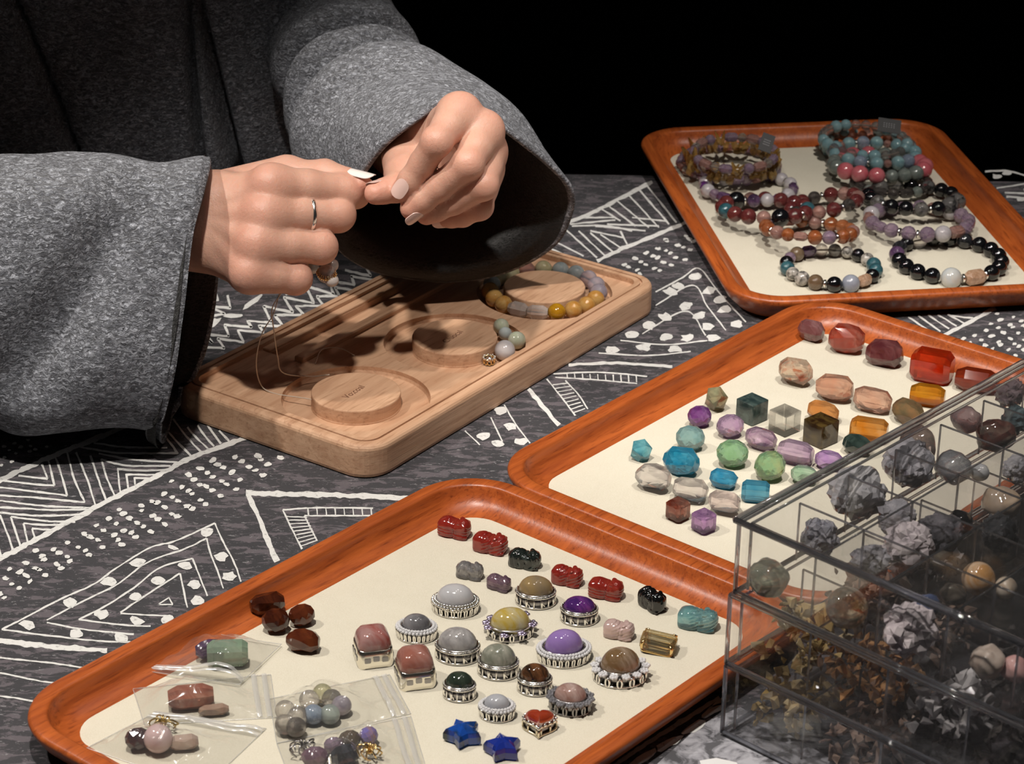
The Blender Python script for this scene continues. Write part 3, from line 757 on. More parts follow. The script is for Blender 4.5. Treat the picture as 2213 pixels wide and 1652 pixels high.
# --- wool
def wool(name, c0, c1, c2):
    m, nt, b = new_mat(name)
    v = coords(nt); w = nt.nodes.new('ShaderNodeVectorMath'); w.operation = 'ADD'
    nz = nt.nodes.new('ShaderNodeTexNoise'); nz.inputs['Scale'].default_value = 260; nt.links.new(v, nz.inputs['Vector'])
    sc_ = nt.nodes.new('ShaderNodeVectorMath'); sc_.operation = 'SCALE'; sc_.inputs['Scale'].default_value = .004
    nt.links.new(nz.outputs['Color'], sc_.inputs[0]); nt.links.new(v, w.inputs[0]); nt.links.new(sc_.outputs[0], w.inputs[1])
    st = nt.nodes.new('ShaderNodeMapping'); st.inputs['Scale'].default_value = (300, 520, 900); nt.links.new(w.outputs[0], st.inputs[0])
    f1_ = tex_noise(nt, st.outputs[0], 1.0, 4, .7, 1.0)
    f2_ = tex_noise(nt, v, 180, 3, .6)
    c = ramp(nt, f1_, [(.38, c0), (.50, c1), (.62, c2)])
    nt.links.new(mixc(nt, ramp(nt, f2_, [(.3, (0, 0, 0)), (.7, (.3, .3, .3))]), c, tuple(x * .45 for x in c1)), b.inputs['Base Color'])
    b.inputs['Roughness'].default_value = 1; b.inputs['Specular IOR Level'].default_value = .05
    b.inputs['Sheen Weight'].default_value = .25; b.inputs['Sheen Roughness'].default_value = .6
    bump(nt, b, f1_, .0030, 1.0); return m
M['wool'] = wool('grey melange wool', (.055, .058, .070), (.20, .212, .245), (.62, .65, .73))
M['wool_in'] = wool('dark inner wool', (.004, .004, .004), (.008, .008, .008), (.014, .014, .014))  # near-black version of the wool for the inside of both sleeves

def sleeve(loops_px, nring, nround, fold, thick=.32, inner=.35, seam=None):
    """loops_px: list of rings, each a list of (px, py, depth); first ring is the cuff opening"""
    rings = [catmull([atd(*p) for p in L], nround, True) for L in loops_px]
    G = np.stack([catmull([r[j] for r in rings], nring) for j in range(nround)], 1)     # nring x nround x 3
    T = np.roll(G, -1, 1) - np.roll(G, 1, 1); Lg = np.gradient(G, axis=0)
    N = np.cross(T, Lg); N /= np.linalg.norm(N, axis=2, keepdims=True) + 1e-9
    cen = G.mean(1, keepdims=True)
    if ((G - cen) * N).sum() < 0: N = -N
    D = np.zeros(G.shape[:2])
    for i in range(nring):
        for j in range(nround):
            D[i, j] = fold(i / (nring - 1), j / nround, G[i, j])
    O = G + N * D[..., None]
    k = int(nring * inner)
    ins = O[:k] - N[:k] * thick
    e = O[0] - O[1]; e = e / (np.linalg.norm(e, axis=1, keepdims=True) + 1e-9)
    rim = [O[0] + e * thick * .35 - N[0] * thick * .2, O[0] + e * thick * .5 - N[0] * thick * .5, O[0] + e * thick * .35 - N[0] * thick * .8]
    loops = list(ins[::-1]) + rim[::-1] + list(O)
    return loops, k
def nz3(p, s, o=0.0): return mnoise.noise(Vector((p[0] * s + o, p[1] * s - o, p[2] * s + 2 * o)))
# sleeve of the ringed arm
def ring1(x, top, bot, dc, hd, lean=0.0):
    out = []
    for k in range(16):
        a = 2 * math.pi * k / 16; ca, sa = math.cos(a), math.sin(a)
        y = (top + bot) / 2 - (bot - top) / 2 * (abs(ca) ** .8) * (1 if ca > 0 else -1)
        dd = dc - hd * (abs(sa) ** .8) * (1 if sa > 0 else -1)
        out.append((x + lean * ca, y, dd))
    return out
cuff1 = [(448, 350, 117.6), (452, 366, 116.3), (432, 420, 114.8), (412, 490, 113.8), (395, 580, 113.3), (378, 680, 113.2), (358, 780, 113.8), (338, 870, 115.0), (325, 935, 116.8),
         (350, 935, 118.6), (392, 870, 119.9), (428, 790, 120.8), (452, 700, 121.3), (466, 600, 121.4), (474, 500, 120.8), (466, 400, 119.4)]
def fold1(u, v, p):
    d = .95 * nz3(p, .17, 3.1) + .22 * nz3(p, .42, 9.0)
    d += .25 * math.sin((p[2] * .55 + p[0] * .5)) * min(1, u * 5)
    d += -.16 * math.exp(-((u - .105) / .010) ** 2)                # cuff seam
    sl = ((p[0] + 17.5) * 8 - (p[2] - 11.5) * 6.5) / 10.3
    d += -1.1 * math.exp(-(sl / 1.3) ** 2) * min(1, u * 3) + .5 * math.exp(-((sl + 2.6) / 1.5) ** 2) * min(1, u * 3)
    d *= min(1, .05 + u * 3.2)
    z = p[2] + d * 0
    if .0 < v < .5: d += -.12 * math.exp(-((p[2] - 2.35) / .10) ** 2)   # hem line near the table
    return d
s1 = [cuff1, ring1(395, 340, 955, 116.8, 4.0, 40), ring1(250, 338, 950, 116.0, 3.9, 20), ring1(90, 334, 938, 115.6, 4.0, 8), ring1(-90, 350, 925, 115.6, 4.1), ring1(-330, 330, 900, 116.6, 4.6),
      ring1(-520, 200, 840, 120, 6, 40), ring1(-560, -80, 560, 128, 6.5, 60), ring1(-500, -420, 200, 135, 6.5, 60)]
lp, k = sleeve(s1, 110, 144, fold1)
def clear_board(q):
    u = (q[:, :2] - BC[:2]) @ be1[:2]; v_ = (q[:, :2] - BC[:2]) @ be2[:2]
    on = (u > -13.0) & (v_ < 8.4)
    return np.stack([q[:, 0], q[:, 1], np.maximum(q[:, 2], np.where(on, 1.78, .12))], 1)
lp = [clear_board(q) for q in lp]
n_in = k + 3
v, f_ = loft(lp); nr = 144
SL1 = part('sleeve', (v - PL, f_), M['wool'], PERSON, True, label='wide grey wool sleeve resting on the table')
# sleeve of the other arm
cuff2 = [(970, 204, 119.0), (909, 241, 118.2), (836, 298, 118.6), (787, 363, 120.4), (748, 430, 123.0), (722, 490, 126.0), (746, 540, 128.5), (828, 580, 130.2), (970, 598, 130.8), (1092, 580, 130.4), (1194, 526, 129.4), (1236, 458, 127.8), (1238, 404, 126.2), (1194, 352, 124.5), (1112, 285, 122.2), (1031, 228, 120.6)]
def ring2(cx, cyy, hx, hy, dc, tl=(.25, .43), rot=0.0):
    out = []
    for k in range(16):
        a = math.pi / 2 + 2 * math.pi * k / 16 + .25
        dx, dy = hx * math.cos(a), hy * math.sin(a)
        dx, dy = dx * math.cos(rot) - dy * math.sin(rot), dx * math.sin(rot) + dy * math.cos(rot)
        out.append((cx + dx, cyy - dy, dc + (dx / 43) * tl[0] - (dy / 43) * tl[1]))
    return out
s2 = [cuff2, ring2(935, 372, 238, 205, 126.5), ring2(868, 312, 222, 203, 129), ring2(812, 262, 170, 172, 131.5), ring2(796, 216, 158, 136, 133.5), ring2(768, 160, 165, 125, 135.8), ring2(715, 90, 165, 126, 138.5), ring2(660, -10, 165, 150, 141.5), ring2(600, -200, 170, 170, 144)]
def fold2(u, v, p):
    d = .28 * nz3(p, .2, 5.0) + .12 * nz3(p, .5, 1.0)
    w = u + .05 * math.sin(2 * math.pi * v + .6)
    q = max(0.0, .45 + .55 * math.cos(2 * math.pi * (v - .10)))
    d += q * (.4 * math.exp(-((w - .31) / .05) ** 2) - 1.3 * math.exp(-((w - .40) / .028) ** 2) + .9 * math.exp(-((w - .48) / .05) ** 2) - 3.6 * math.exp(-((w - .585) / .032) ** 2) + .6 * math.exp(-((w - .67) / .05) ** 2))
    d += -.13 * math.exp(-((u - .07) / .008) ** 2)
    return d * min(1, .15 + u * 5)
lp, k = sleeve(s2, 110, 144, fold2)
v, f_ = loft(lp)
SL2 = part('sleeve', (v - PL, f_), M['wool'], PERSON, True, label='wide grey wool sleeve with a gaping round cuff')
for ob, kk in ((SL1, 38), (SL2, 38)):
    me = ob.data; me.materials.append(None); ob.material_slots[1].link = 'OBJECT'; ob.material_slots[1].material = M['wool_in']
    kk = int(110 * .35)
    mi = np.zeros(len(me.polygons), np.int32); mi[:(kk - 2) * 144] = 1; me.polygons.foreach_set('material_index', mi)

# coat front
def X_at(px, py, Y):
    d = FW + RT * (px - IW / 2) / FPX - UP * (py - IH / 2) / FPX; return CO + d * (Y / d[1])
loops = []; NT = 420
zs = np.linspace(.4, 47, 84)
lineA = (X_at(30, 0, 129), X_at(168, 335, 129)); l1 = (X_at(395, 0, 128), X_at(424, 340, 128)); l2 = (X_at(412, 0, 128), X_at(492, 340, 128)); l3 = (X_at(265, 0, 128), X_at(350, 170, 128))
def lx(L, z): return L[0][0] + (L[1][0] - L[0][0]) * (z - L[0][2]) / (L[1][2] - L[0][2])
sg = lambda x: 1 / (1 + math.exp(-max(-40, min(40, x))))
for z in zs:
    sh = 1.0 if z < 36 else max(.35, math.cos((z - 36) / 11 * 1.25))
    row = []
    for j in range(NT):
        a = 2 * math.pi * j / NT
        ca, sa = math.cos(a), math.sin(a)
        x = -24 + 15.8 * sh * ca * (1 + .02 * math.sin(3 * a)); y = 140 + 11.5 * sh * (abs(sa) ** .8) * (1 if sa > 0 else -1)
        if sa < .2:
            d = 1.3 * sg((lx(lineA, z) - x) / .06) - 1.2 * math.exp(-((x - lx(lineA, z) - .18) / .12) ** 2)                       # overlapping front panel
            d += .55 * math.exp(-((x - lx(lineA, z) - 1.6) / 1.2) ** 2)   # rolled lapel
            d += -2.0 * math.exp(-((x - lx(l1, z)) / .25) ** 2) + .8 * math.exp(-((x - (lx(l1, z) + lx(l2, z)) / 2) / .5) ** 2) - 2.4 * math.exp(-((x - lx(l2, z)) / .30) ** 2)
            d += .6 * math.exp(-((x - lx(l3, z) - .5) / 1.0) ** 2) * (1 if z > 14 else .5)
            d += .5 * nz3((x, 0, z * .4), .22, 2.0)
            y -= d
        row.append((x, y + max(0, 4.5 - z) * 3.1, z))
    loops.append(row)
v, f_ = loft(loops, True, True, True)
part('coat_front', (v - PL, f_), M['wool'], PERSON, True, label='dark shaded coat front with lapel folds')
# collar band closing the neck
cl = [lathe([(7.5 + .5 * (k % 2), 0), (8.2, 3), (7.4, 7), (6.9, 7), (7.4, 3), (6.9, 0)], 48, 1.05, .95)[0] for k in (0,)]
part('collar', lathe([(9.5, -3), (9.2, 1), (7.8, 6), (7.2, 6), (8.4, 1), (8.8, -3)], 48, 1.05, .95), M['wool'], PERSON, True, loc=np.array([-24, 140, 46]) - PL)

# --- cord and the two beads hanging from the ringed hand
cords = []
c1 = catmull([atd(605, 630, 117.0), atd(590, 680, 117.4), atd(566, 722, 118), atd(554, 780, 119.2), atd(562, 828, 120.2), atd(590, 850, 120.0), bpt(-9.6, 1.5, 1.42), bpt(-9.9, .4, 1.42), bpt(-9.3, .2, 1.42), bpt(-8.9, 1.6, 1.42)], 60)
c2 = catmull([atd(612, 628, 116.6), atd(588, 668, 117.2), atd(592, 715, 118), atd(600, 770, 119.4), atd(612, 806, 120.0), bpt(-7.6, 3.2, 1.42), bpt(-6.9, 2.6, 1.42)], 60)
c3 = catmull([bpt(-6.3, 4.0, 1.40), bpt(-5.6, 4.1, 1.9), bpt(-4.8, 3.6, 1.8), bpt(-4.4, 3.0, 1.42)], 24)
EC = root('elastic_cord', 'thin clear elastic cord trailing from the ringed hand onto the beading board', 'cord', bpt(-8, 1, 1.4))
for c_ in (c1, c2, c3): part('strand', tube(c_ - bpt(-8, 1, 1.4), .030, 6), M['cord'], EC, True)
HB = root('bead_strand', 'milky white beads with a gilt trim dangling below the ringed hand', 'beads', atd(705, 585, 117.5))
o = atd(705, 585, 117.5); milk = gem((.80, .72, .66), (.70, .66, .64), .25, .12, 200)
part('bead', ellipsoid(.48, .48, .45, 20, 14), milk, HB, True, loc=atd(706, 592, 117.5) - o, rot=(.3, .2, 0))
part('bead', ellipsoid(.36, .36, .34, 18, 12), milk, HB, True, loc=atd(716, 573, 117.9) - o)
part('bead', ellipsoid(.34, .34, .32, 18, 12), milk, HB, True, loc=atd(717, 606, 117.3) - o)
part('bead', ellipsoid(.36, .36, .36, 18, 12), gem((.75, .75, .74), None, .4, .1), HB, True, loc=atd(708, 545, 118.2) - o)
part('bead', ellipsoid(.30, .30, .34, 18, 12), gem((.68, .75, .76), None, .4, .1), HB, True, loc=atd(676, 578, 118.6) - o)
mb = MB()
for k in range(13):
    a = math.pi * (1.02 + .9 * k / 12); p = atd(706 + 21 * math.cos(a), 588 - 17 * math.sin(a) , 116.98 + .12 * abs(k - 6) / 6) - o
    mb.add(ellipsoid(.055, .055, .075, 8, 6), None, p); mb.add(tube([p, p + UP * .18 - RT * .03 * (k - 6) / 3], [.035, .02], 6))
part('gilt_trim', mb.get(), M['gold'], HB, True, label='little gilt crown trim')
# ------------------------------------------------------------------ faceted beads on the middle tray
def facet_points(kind, L, Wd, H, seed):
    r = np.random.default_rng(seed); P = []
    if kind == 'nugget':
        n = 6 + seed % 3
        for x, k in ((-1, .5), (-.62, .93), (.0, 1.0), (.62, .93), (1, .5)):
            ph = r.uniform(0, .5)
            for i in range(n):
                a = 2 * math.pi * i / n + ph; P.append((x * L / 2 * r.uniform(.94, 1.04), math.cos(a) * Wd / 2 * k * r.uniform(.9, 1.06), math.sin(a) * H / 2 * k * r.uniform(.9, 1.06)))
    elif kind == 'barrel':
        n = 8
        for x, k in ((-1, .62), (-.55, .97), (.55, .97), (1, .62)):
            for i in range(n):
                a = 2 * math.pi * (i + .5) / n; P.append((x * L / 2, math.cos(a) * Wd / 2 * k, math.sin(a) * H / 2 * k))
    elif kind in ('round', 'poly'):
        n = 46 if kind == 'round' else 13
        for i in range(n):
            z = 1 - 2 * (i + .5) / n; a = i * 2.399963; q = math.sqrt(1 - z * z)
            P.append((q * math.cos(a) * L / 2, q * math.sin(a) * Wd / 2, z * H / 2))
    elif kind in ('cube', 'cutcube'):
        return bevel_box(L / 2, Wd / 2, H / 2, L * (.035 if kind == 'cube' else .17))
    elif kind == 'emerald':
        for x, k in ((-1, .7), (-.72, 1.0), (.72, 1.0), (1, .7)):
            for sy in (-1, 1):
                for sz in (-1, 1):
                    P.append((x * L / 2, sy * Wd / 2 * k, sz * H / 2 * k * .62)); P.append((x * L / 2, sy * Wd / 2 * k * .66, sz * H / 2 * k))
    return hull(P, .08)
def settle(v, rot):
    v = v @ euler3(*rot).T; v[:, 2] -= v[:, 2].min(); return v
def gem_bead(px, py, w, h, kind, mat, label, yaw=0.0, seed=1, tilt=(0, 0), fz=None, name='crystal_bead', cat='bead', group='faceted crystal beads on the middle tray', dep=.92):
    fz = FZ if fz is None else fz
    p = at(px, py, fz + .6); s = scale_at(p)
    if kind in ('cube', 'cutcube'):
        a = w / s / 1.36; L = Wd = H = a; yaw = yaw or .72
        p = at(px, py, fz + a * .5)
    else:
        L = w / s; H = h / s * .97; Wd = H * dep; p = at(px, py, fz + H * .5)
    v, f = facet_points(kind, L, Wd, H, seed)
    v = settle(np.array(v), (tilt[0], tilt[1], 0)) @ rot3('Z', yaw).T
    o = part(name, (v, f), mat, None, False, loc=(p[0], p[1], fz))
    return tag(o, label, cat, group)
G = gem
red = lambda: None
rows = [
 (1754, 714, 56, 51, 'nugget', G((.20, .07, .07), (.32, .17, .17), .35, .05, 90), 'small dusky red-grey bead in the back corner of the middle tray', -.5, 1),
 (1830, 731, 74, 68, 'nugget', G((.50, .08, .04), (.62, .30, .24), .6, .04, 70), 'rounded red-orange cloudy bead second in the red row', -.35, 2),
 (1912, 761, 80, 65, 'nugget', G((.12, .025, .03), (.26, .10, .10), .45, .04, 80), 'dark maroon bead third in the red row', -.4, 3),
 (2015, 791, 88, 68, 'emerald', G((.80, .10, .03), (.55, .10, .03), .8, .02, 60), 'glowing orange-red step-cut bead fourth in the red row', -.42, 4),
 (2112, 820, 92, 58, 'barrel', G((.42, .08, .03), (.30, .06, .03), .65, .03, 80), 'brown-red barrel bead at the end of the red row touching the drawer box', -.35, 5),
 (1719, 803, 71, 62, 'nugget', G((.86, .74, .62), (.66, .22, .13), .8, .02, 130, cut=(.5, .6)), 'clear bead with red swirls standing alone below the red row', -.55, 6),
 (1804, 838, 80, 62, 'nugget', G((.84, .50, .38), (.80, .60, .50), .8, .02, 90), 'peach-pink pointed bead in the second row', -.4, 7),
 (1886, 863, 83, 60, 'nugget', G((.86, .56, .45), (.88, .66, .56), .85, .02, 70), 'pale peach faceted bead third in the second row', -.35, 8),
 (1963, 889, 69, 58, 'nugget', G((.28, .24, .15), (.45, .28, .16), .6, .05, 140), 'mossy brown-green bead beside the drawer box lid', -.7, 9),
 (2005, 852, 74, 54, 'barrel', G((.80, .42, .06), (.72, .32, .04), .8, .02, 60), 'amber yellow oval bead under the orange-red step-cut bead', -.3, 10),
 (1878, 930, 80, 50, 'emerald', G((.84, .36, .05), (.86, .55, .25), .8, .02, 50), 'bright amber bead behind the dark green faceted bead', -.3, 11),
 (1779, 891, 70, 48, 'nugget', G((.84, .42, .16), (.82, .50, .25), .75, .03, 60), 'soft orange bead half hidden behind the dark brown cube', -.3, 12),
 (1852, 962, 62, 46, 'nugget', G((.02, .035, .03), (.05, .08, .07), .3, .06, 150), 'dark green faceted bead pressed against the drawer box', -.5, 13),
 (1547, 860, 54, 61, 'poly', G((.55, .58, .42), (.42, .28, .20), .8, .02, 110), 'pale green and brown hexagonal crystal at the top of the cube row', .4, 14),
 (1625, 885, 68, 70, 'cube', G((.025, .045, .045), (.08, .12, .11), .25, .08, 120), 'dark green-black stone cube', .74, 15),
 (1696, 909, 68, 69, 'cube', G((.93, .92, .90), (.88, .87, .84), .97, .01, 60), 'clear colourless glass cube', .74, 16),
 (1774, 931, 75, 80, 'cube', G((.030, .014, .006), (.11, .07, .02), .3, .06, 110), 'dark brown golden-flecked cube, tallest on the tray', .74, 17),
 (1512, 899, 54, 51, 'round', G((.30, .10, .38), (.52, .34, .62), .7, .03, 120), 'deep violet rounded bead below the green hexagonal crystal', 0, 18),
 (1578, 920, 64, 55, 'round', G((.72, .58, .78), (.62, .42, .70), .85, .02, 90), 'lavender rounded bead with violet underside', 0.3, 19),
 (1645, 947, 67, 53, 'nugget', G((.76, .64, .78), (.50, .32, .52), .85, .02, 140), 'lavender bead with dark inclusions in front of the clear cube', -.5, 20),
 (1720, 976, 75, 58, 'barrel', G((.78, .66, .82), (.66, .50, .74), .88, .02, 80), 'long lavender barrel bead in front of the brown cube', -.45, 21),
 (1792, 994, 60, 46, 'nugget', G((.62, .42, .78), (.72, .58, .82), .8, .02, 80), 'purple bead cut off by the drawer box edge', -.4, 22),
 (1492, 946, 66, 60, 'round', G((.50, .70, .70), (.34, .58, .64), .7, .03, 80), 'pale aqua rounded bead with a teal side', 0, 23),
 (1385, 971, 52, 54, 'poly', G((.22, .60, .74), (.36, .72, .80), .75, .03, 80), 'small sky-blue many-sided bead on its own at the edge of the rows', .5, 24),
 (1473, 994, 75, 70, 'nugget', G((.05, .42, .66), (.20, .56, .74), .7, .03, 80), 'large vivid blue nugget bead', -.55, 25),
 (1583, 980, 72, 65, 'round', G((.42, .68, .42), (.52, .74, .60), .75, .03, 80), 'round light green bead with a dark speck', 0, 26),
 (1664, 1006, 70, 72, 'round', G((.40, .66, .44), (.62, .66, .38), .75, .03, 70), 'egg-shaped green bead with a yellow glow', .2, 27),
 (1738, 1026, 56, 44, 'nugget', G((.52, .74, .58), (.66, .80, .70), .8, .02, 80), 'pale green bead clipped by the drawer box edge', -.4, 28),
 (1413, 1032, 76, 62, 'nugget', G((.88, .86, .86), (.82, .78, .80), .94, .01, 80), 'clear colourless nugget beside the vivid blue bead', -.5, 29),
 (1492, 1058, 76, 58, 'nugget', G((.90, .88, .88), (.84, .80, .82), .94, .01, 80), 'clear colourless nugget behind the brown-red cube', -.3, 30),
 (1564, 1034, 59, 47, 'nugget', G((.08, .44, .72), (.22, .58, .80), .75, .02, 80), 'small blue bead below the light green round bead', -.3, 31),
 (1633, 1063, 60, 44, 'emerald', G((.14, .48, .70), (.24, .60, .78), .75, .02, 80), 'small blue step-cut bead next to the drawer box corner', -.15, 32),
 (1566, 1085, 69, 57, 'nugget', G((.90, .82, .82), (.86, .76, .78), .92, .01, 80), 'faint rose clear nugget behind the purple cube', -.4, 33),
 (1465, 1102, 61, 69, 'cutcube', G((.34, .09, .06), (.62, .42, .36), .8, .02, 60), 'brown-red clear cube in the front row', .78, 34),
 (1521, 1127, 62, 65, 'cutcube', G((.60, .36, .72), (.74, .56, .80), .85, .02, 80), 'light purple cube close to the drawer box corner', .70, 35),
]
for px, py, w, h, kind, mat, lab, yaw, sd in rows:
    gem_bead(px, py, w, h, kind, mat, lab, yaw, sd, tilt=(.15 * math.sin(sd * 3.3) + (.3 if sd in (1, 13) else 0), .1 * math.sin(sd * 1.7)) if kind in ('nugget', 'round', 'poly') else (0, 0))

# ------------------------------------------------------------------ front tray: brown beads, carved beads, stars
AG = 'loose stones on the front tray'
brown = G((.045, .010, .005), (.12, .028, .010), .3, .05, 100)
for px, py, w, h, kd, lab, yaw, sd in ((578, 1305, 75, 53, 'nugget', 'long dark brown bead at the head of the four brown beads', .35, 41), (596, 1341, 63, 58, 'round', 'dark brown faceted bead in the middle of the brown cluster', 0, 42),
                                   (652, 1329, 60, 52, 'round', 'red-brown faceted bead at the tray-centre side of the brown cluster', .3, 43), (656, 1384, 71, 54, 'nugget', 'red-brown pointed bead lying apart from the other brown beads', -.2, 44)):
    gem_bead(px, py, w, h, kd, brown if sd < 43 else G((.09, .018, .008), (.18, .045, .015), .35, .04, 100), lab, yaw, sd, name='agate_bead', group='brown agate beads')

def carved(kind):
    """small crouching creature: rump, back, blocky head with snout, curled mane and feet; lies along x"""
    def fn(P):
        x, y, z = P[..., 0], P[..., 1], P[..., 2]
        q = np.abs(P - np.array((-.08, 0, .42), np.float32)) - np.array((.56, .20, .22), np.float32)      # rounded barrel core
        d = np.linalg.norm(np.maximum(q, 0), axis=-1) + np.minimum(q.max(-1), 0) - .24
        d = smin(d, sd_ell(P, (-.38, 0, .54), (.46, .46, .50)), .15)
        d = smin(d, sd_ell(P, (.42, 0, .58), (.42, .44, .44)), .08)
        d = smin(d, sd_ell(P, (.56, 0, .40), (.24, .38, .36)), .08)
        for sy in (-1, 1):
            d = smin(d, sd_ell(P, (-.36, .32 * sy, .26), (.36, .18, .26)), .04)
            d = smin(d, sd_ell(P, (.34, .32 * sy, .16), (.44, .16, .16)), .03)
            d = smin(d, sd_ell(P, (.28, .26 * sy, .90), (.15, .13, .09)), .05)
            d = smin(d, sd_ell(P, (.58, .30 * sy, .74), (.13, .12, .11)), .03)
            d = smin(d, sd_ell(P, (.14, .40 * sy, .58), (.20, .09, .18)), .03)
            d = smin(d, sd_ell(P, (.66, .17 * sy, .56), (.11, .12, .10)), .03)
        d = np.maximum(d, -(np.abs(x - .08 - .25 * (z - .5)) - .025) * 1.0 - .0) if False else d + .05 * np.exp(-((x - .06 - .2 * (z - .5)) / .035) ** 2)
        if kind == 0: d = d + .04 * np.maximum(0, np.sin(z * 40 + 3 * x) - .2) * (z < .62)
        elif kind == 1:
            d = d + .04 * np.maximum(0, np.sin((x * .5 - z) * 34) - .2) * (x > -.35)
        elif kind == 2: d = d + .04 * np.maximum(0, np.sin(22 * np.sqrt((x - .1) ** 2 + (z - .5) ** 2)) - .2)
        d = np.maximum(d, .03 - z)
        return d
    V, Q = nets(fn, (-1.0, -.62, -.05), (1.05, .62, 1.2), .034, .1)
    V = relax(V, Q, 1, .4); V[:, 2] -= V[:, 2].min(); return V, Q
CV = [carved(0), carved(1), carved(2)]
CM = [mesh('carved', c[0], c[1], True) for c in CV]
def carving(px, py, w, h, k, mat, lab, yaw, group='carved creature beads on the front tray'):
    p = at(px, py, FZ + .6); s = scale_at(p); sx = w / s / 1.82
    o = put('carved_bead', CM[k], mat, None, (p[0], p[1], FZ), (0, 0, yaw), scale=(sx, sx, sx * (h / w) / .88))
    return tag(o, lab, 'bead', group)
RC = G((.30, .022, .016), (.40, .05, .03), .35, .08, 90); DK = G((.012, .016, .014), (.10, .12, .11), .1, .06, 160, cut=(.5, .7)); BK = G((.004, .004, .004), None, .0, .05)
carving(984, 1132, 78, 70, 0, RC, 'red carved bead at the back corner of the front tray', -.35)
carving(1062, 1165, 82, 69, 1, RC, 'red carved bead second in the back row, touching the dark grey carving', -.35)
carving(1136, 1198, 76, 66, 2, DK, 'dark grey-green carved bead between the red carvings', -.3)
carving(1228, 1235, 74, 68, 1, RC, 'red carved bead just after the dark grey carving', -.35)
carving(1312, 1263, 82, 69, 0, RC, 'red carved bead beside the glossy black carving', -.3)
carving(1411, 1288, 74, 74, 2, BK, 'glossy black carved bead near the rim of the front tray', -.9)
carving(1511, 1329, 93, 74, 1, G((.34, .66, .72), (.52, .78, .80), .75, .05, 100), 'pale aqua carved bead beside the drawer box', -.3)
carving(1017, 1222, 64, 59, 2, G((.34, .33, .34), (.55, .54, .55), .6, .06, 150), 'smoky grey carved bead in the second row', -.3)
carving(1080, 1247, 58, 54, 0, G((.30, .20, .27), (.46, .35, .42), .6, .06, 120), 'dull lilac carved bead in the second row', -.5)
carving(1340, 1350, 72, 64, 1, G((.82, .60, .56), (.78, .54, .50), .45, .1, 100), 'pale pink carved bead next to the yellow rectangular gem', -.3)

def star_mesh():
    lp = []
    for r, z in ((.86, .0), (1.0, .12), (1.0, .34), (.86, .50), (.45, .62), (.02, .70)):
        row = []
        for i in range(10):
            a = math.pi / 2 + math.pi * i / 5; q = r * (1 if i % 2 == 0 else .62); row.append((q * math.cos(a), q * math.sin(a), z))
        lp.append(row)
    return loft(lp, True, True, True)
sm = mesh('star', *star_mesh())
LAB = G((.012, .07, .36), (.015, .03, .035), .15, .05, 60, cut=(.45, .6)); LAB2 = G((.012, .03, .26), (.012, .016, .025), .15, .05, 50, cut=(.5, .62))
for px, py, w, mat, lab, yw in ((1001, 1584, 84, LAB, 'flashing blue star-shaped stone beside the white small cabochon', .45), (1087, 1614, 82, LAB2, 'deep navy star-shaped stone below the red heart', .2)):
    p = at(px, py, FZ + .35); q = w / scale_at(p) / 1.9
    tag(put('star_stone', sm, mat, None, (p[0], p[1], FZ), (0, 0, yw), scale=(q, q, q * 1.45)), lab, 'stone', 'blue star stones')

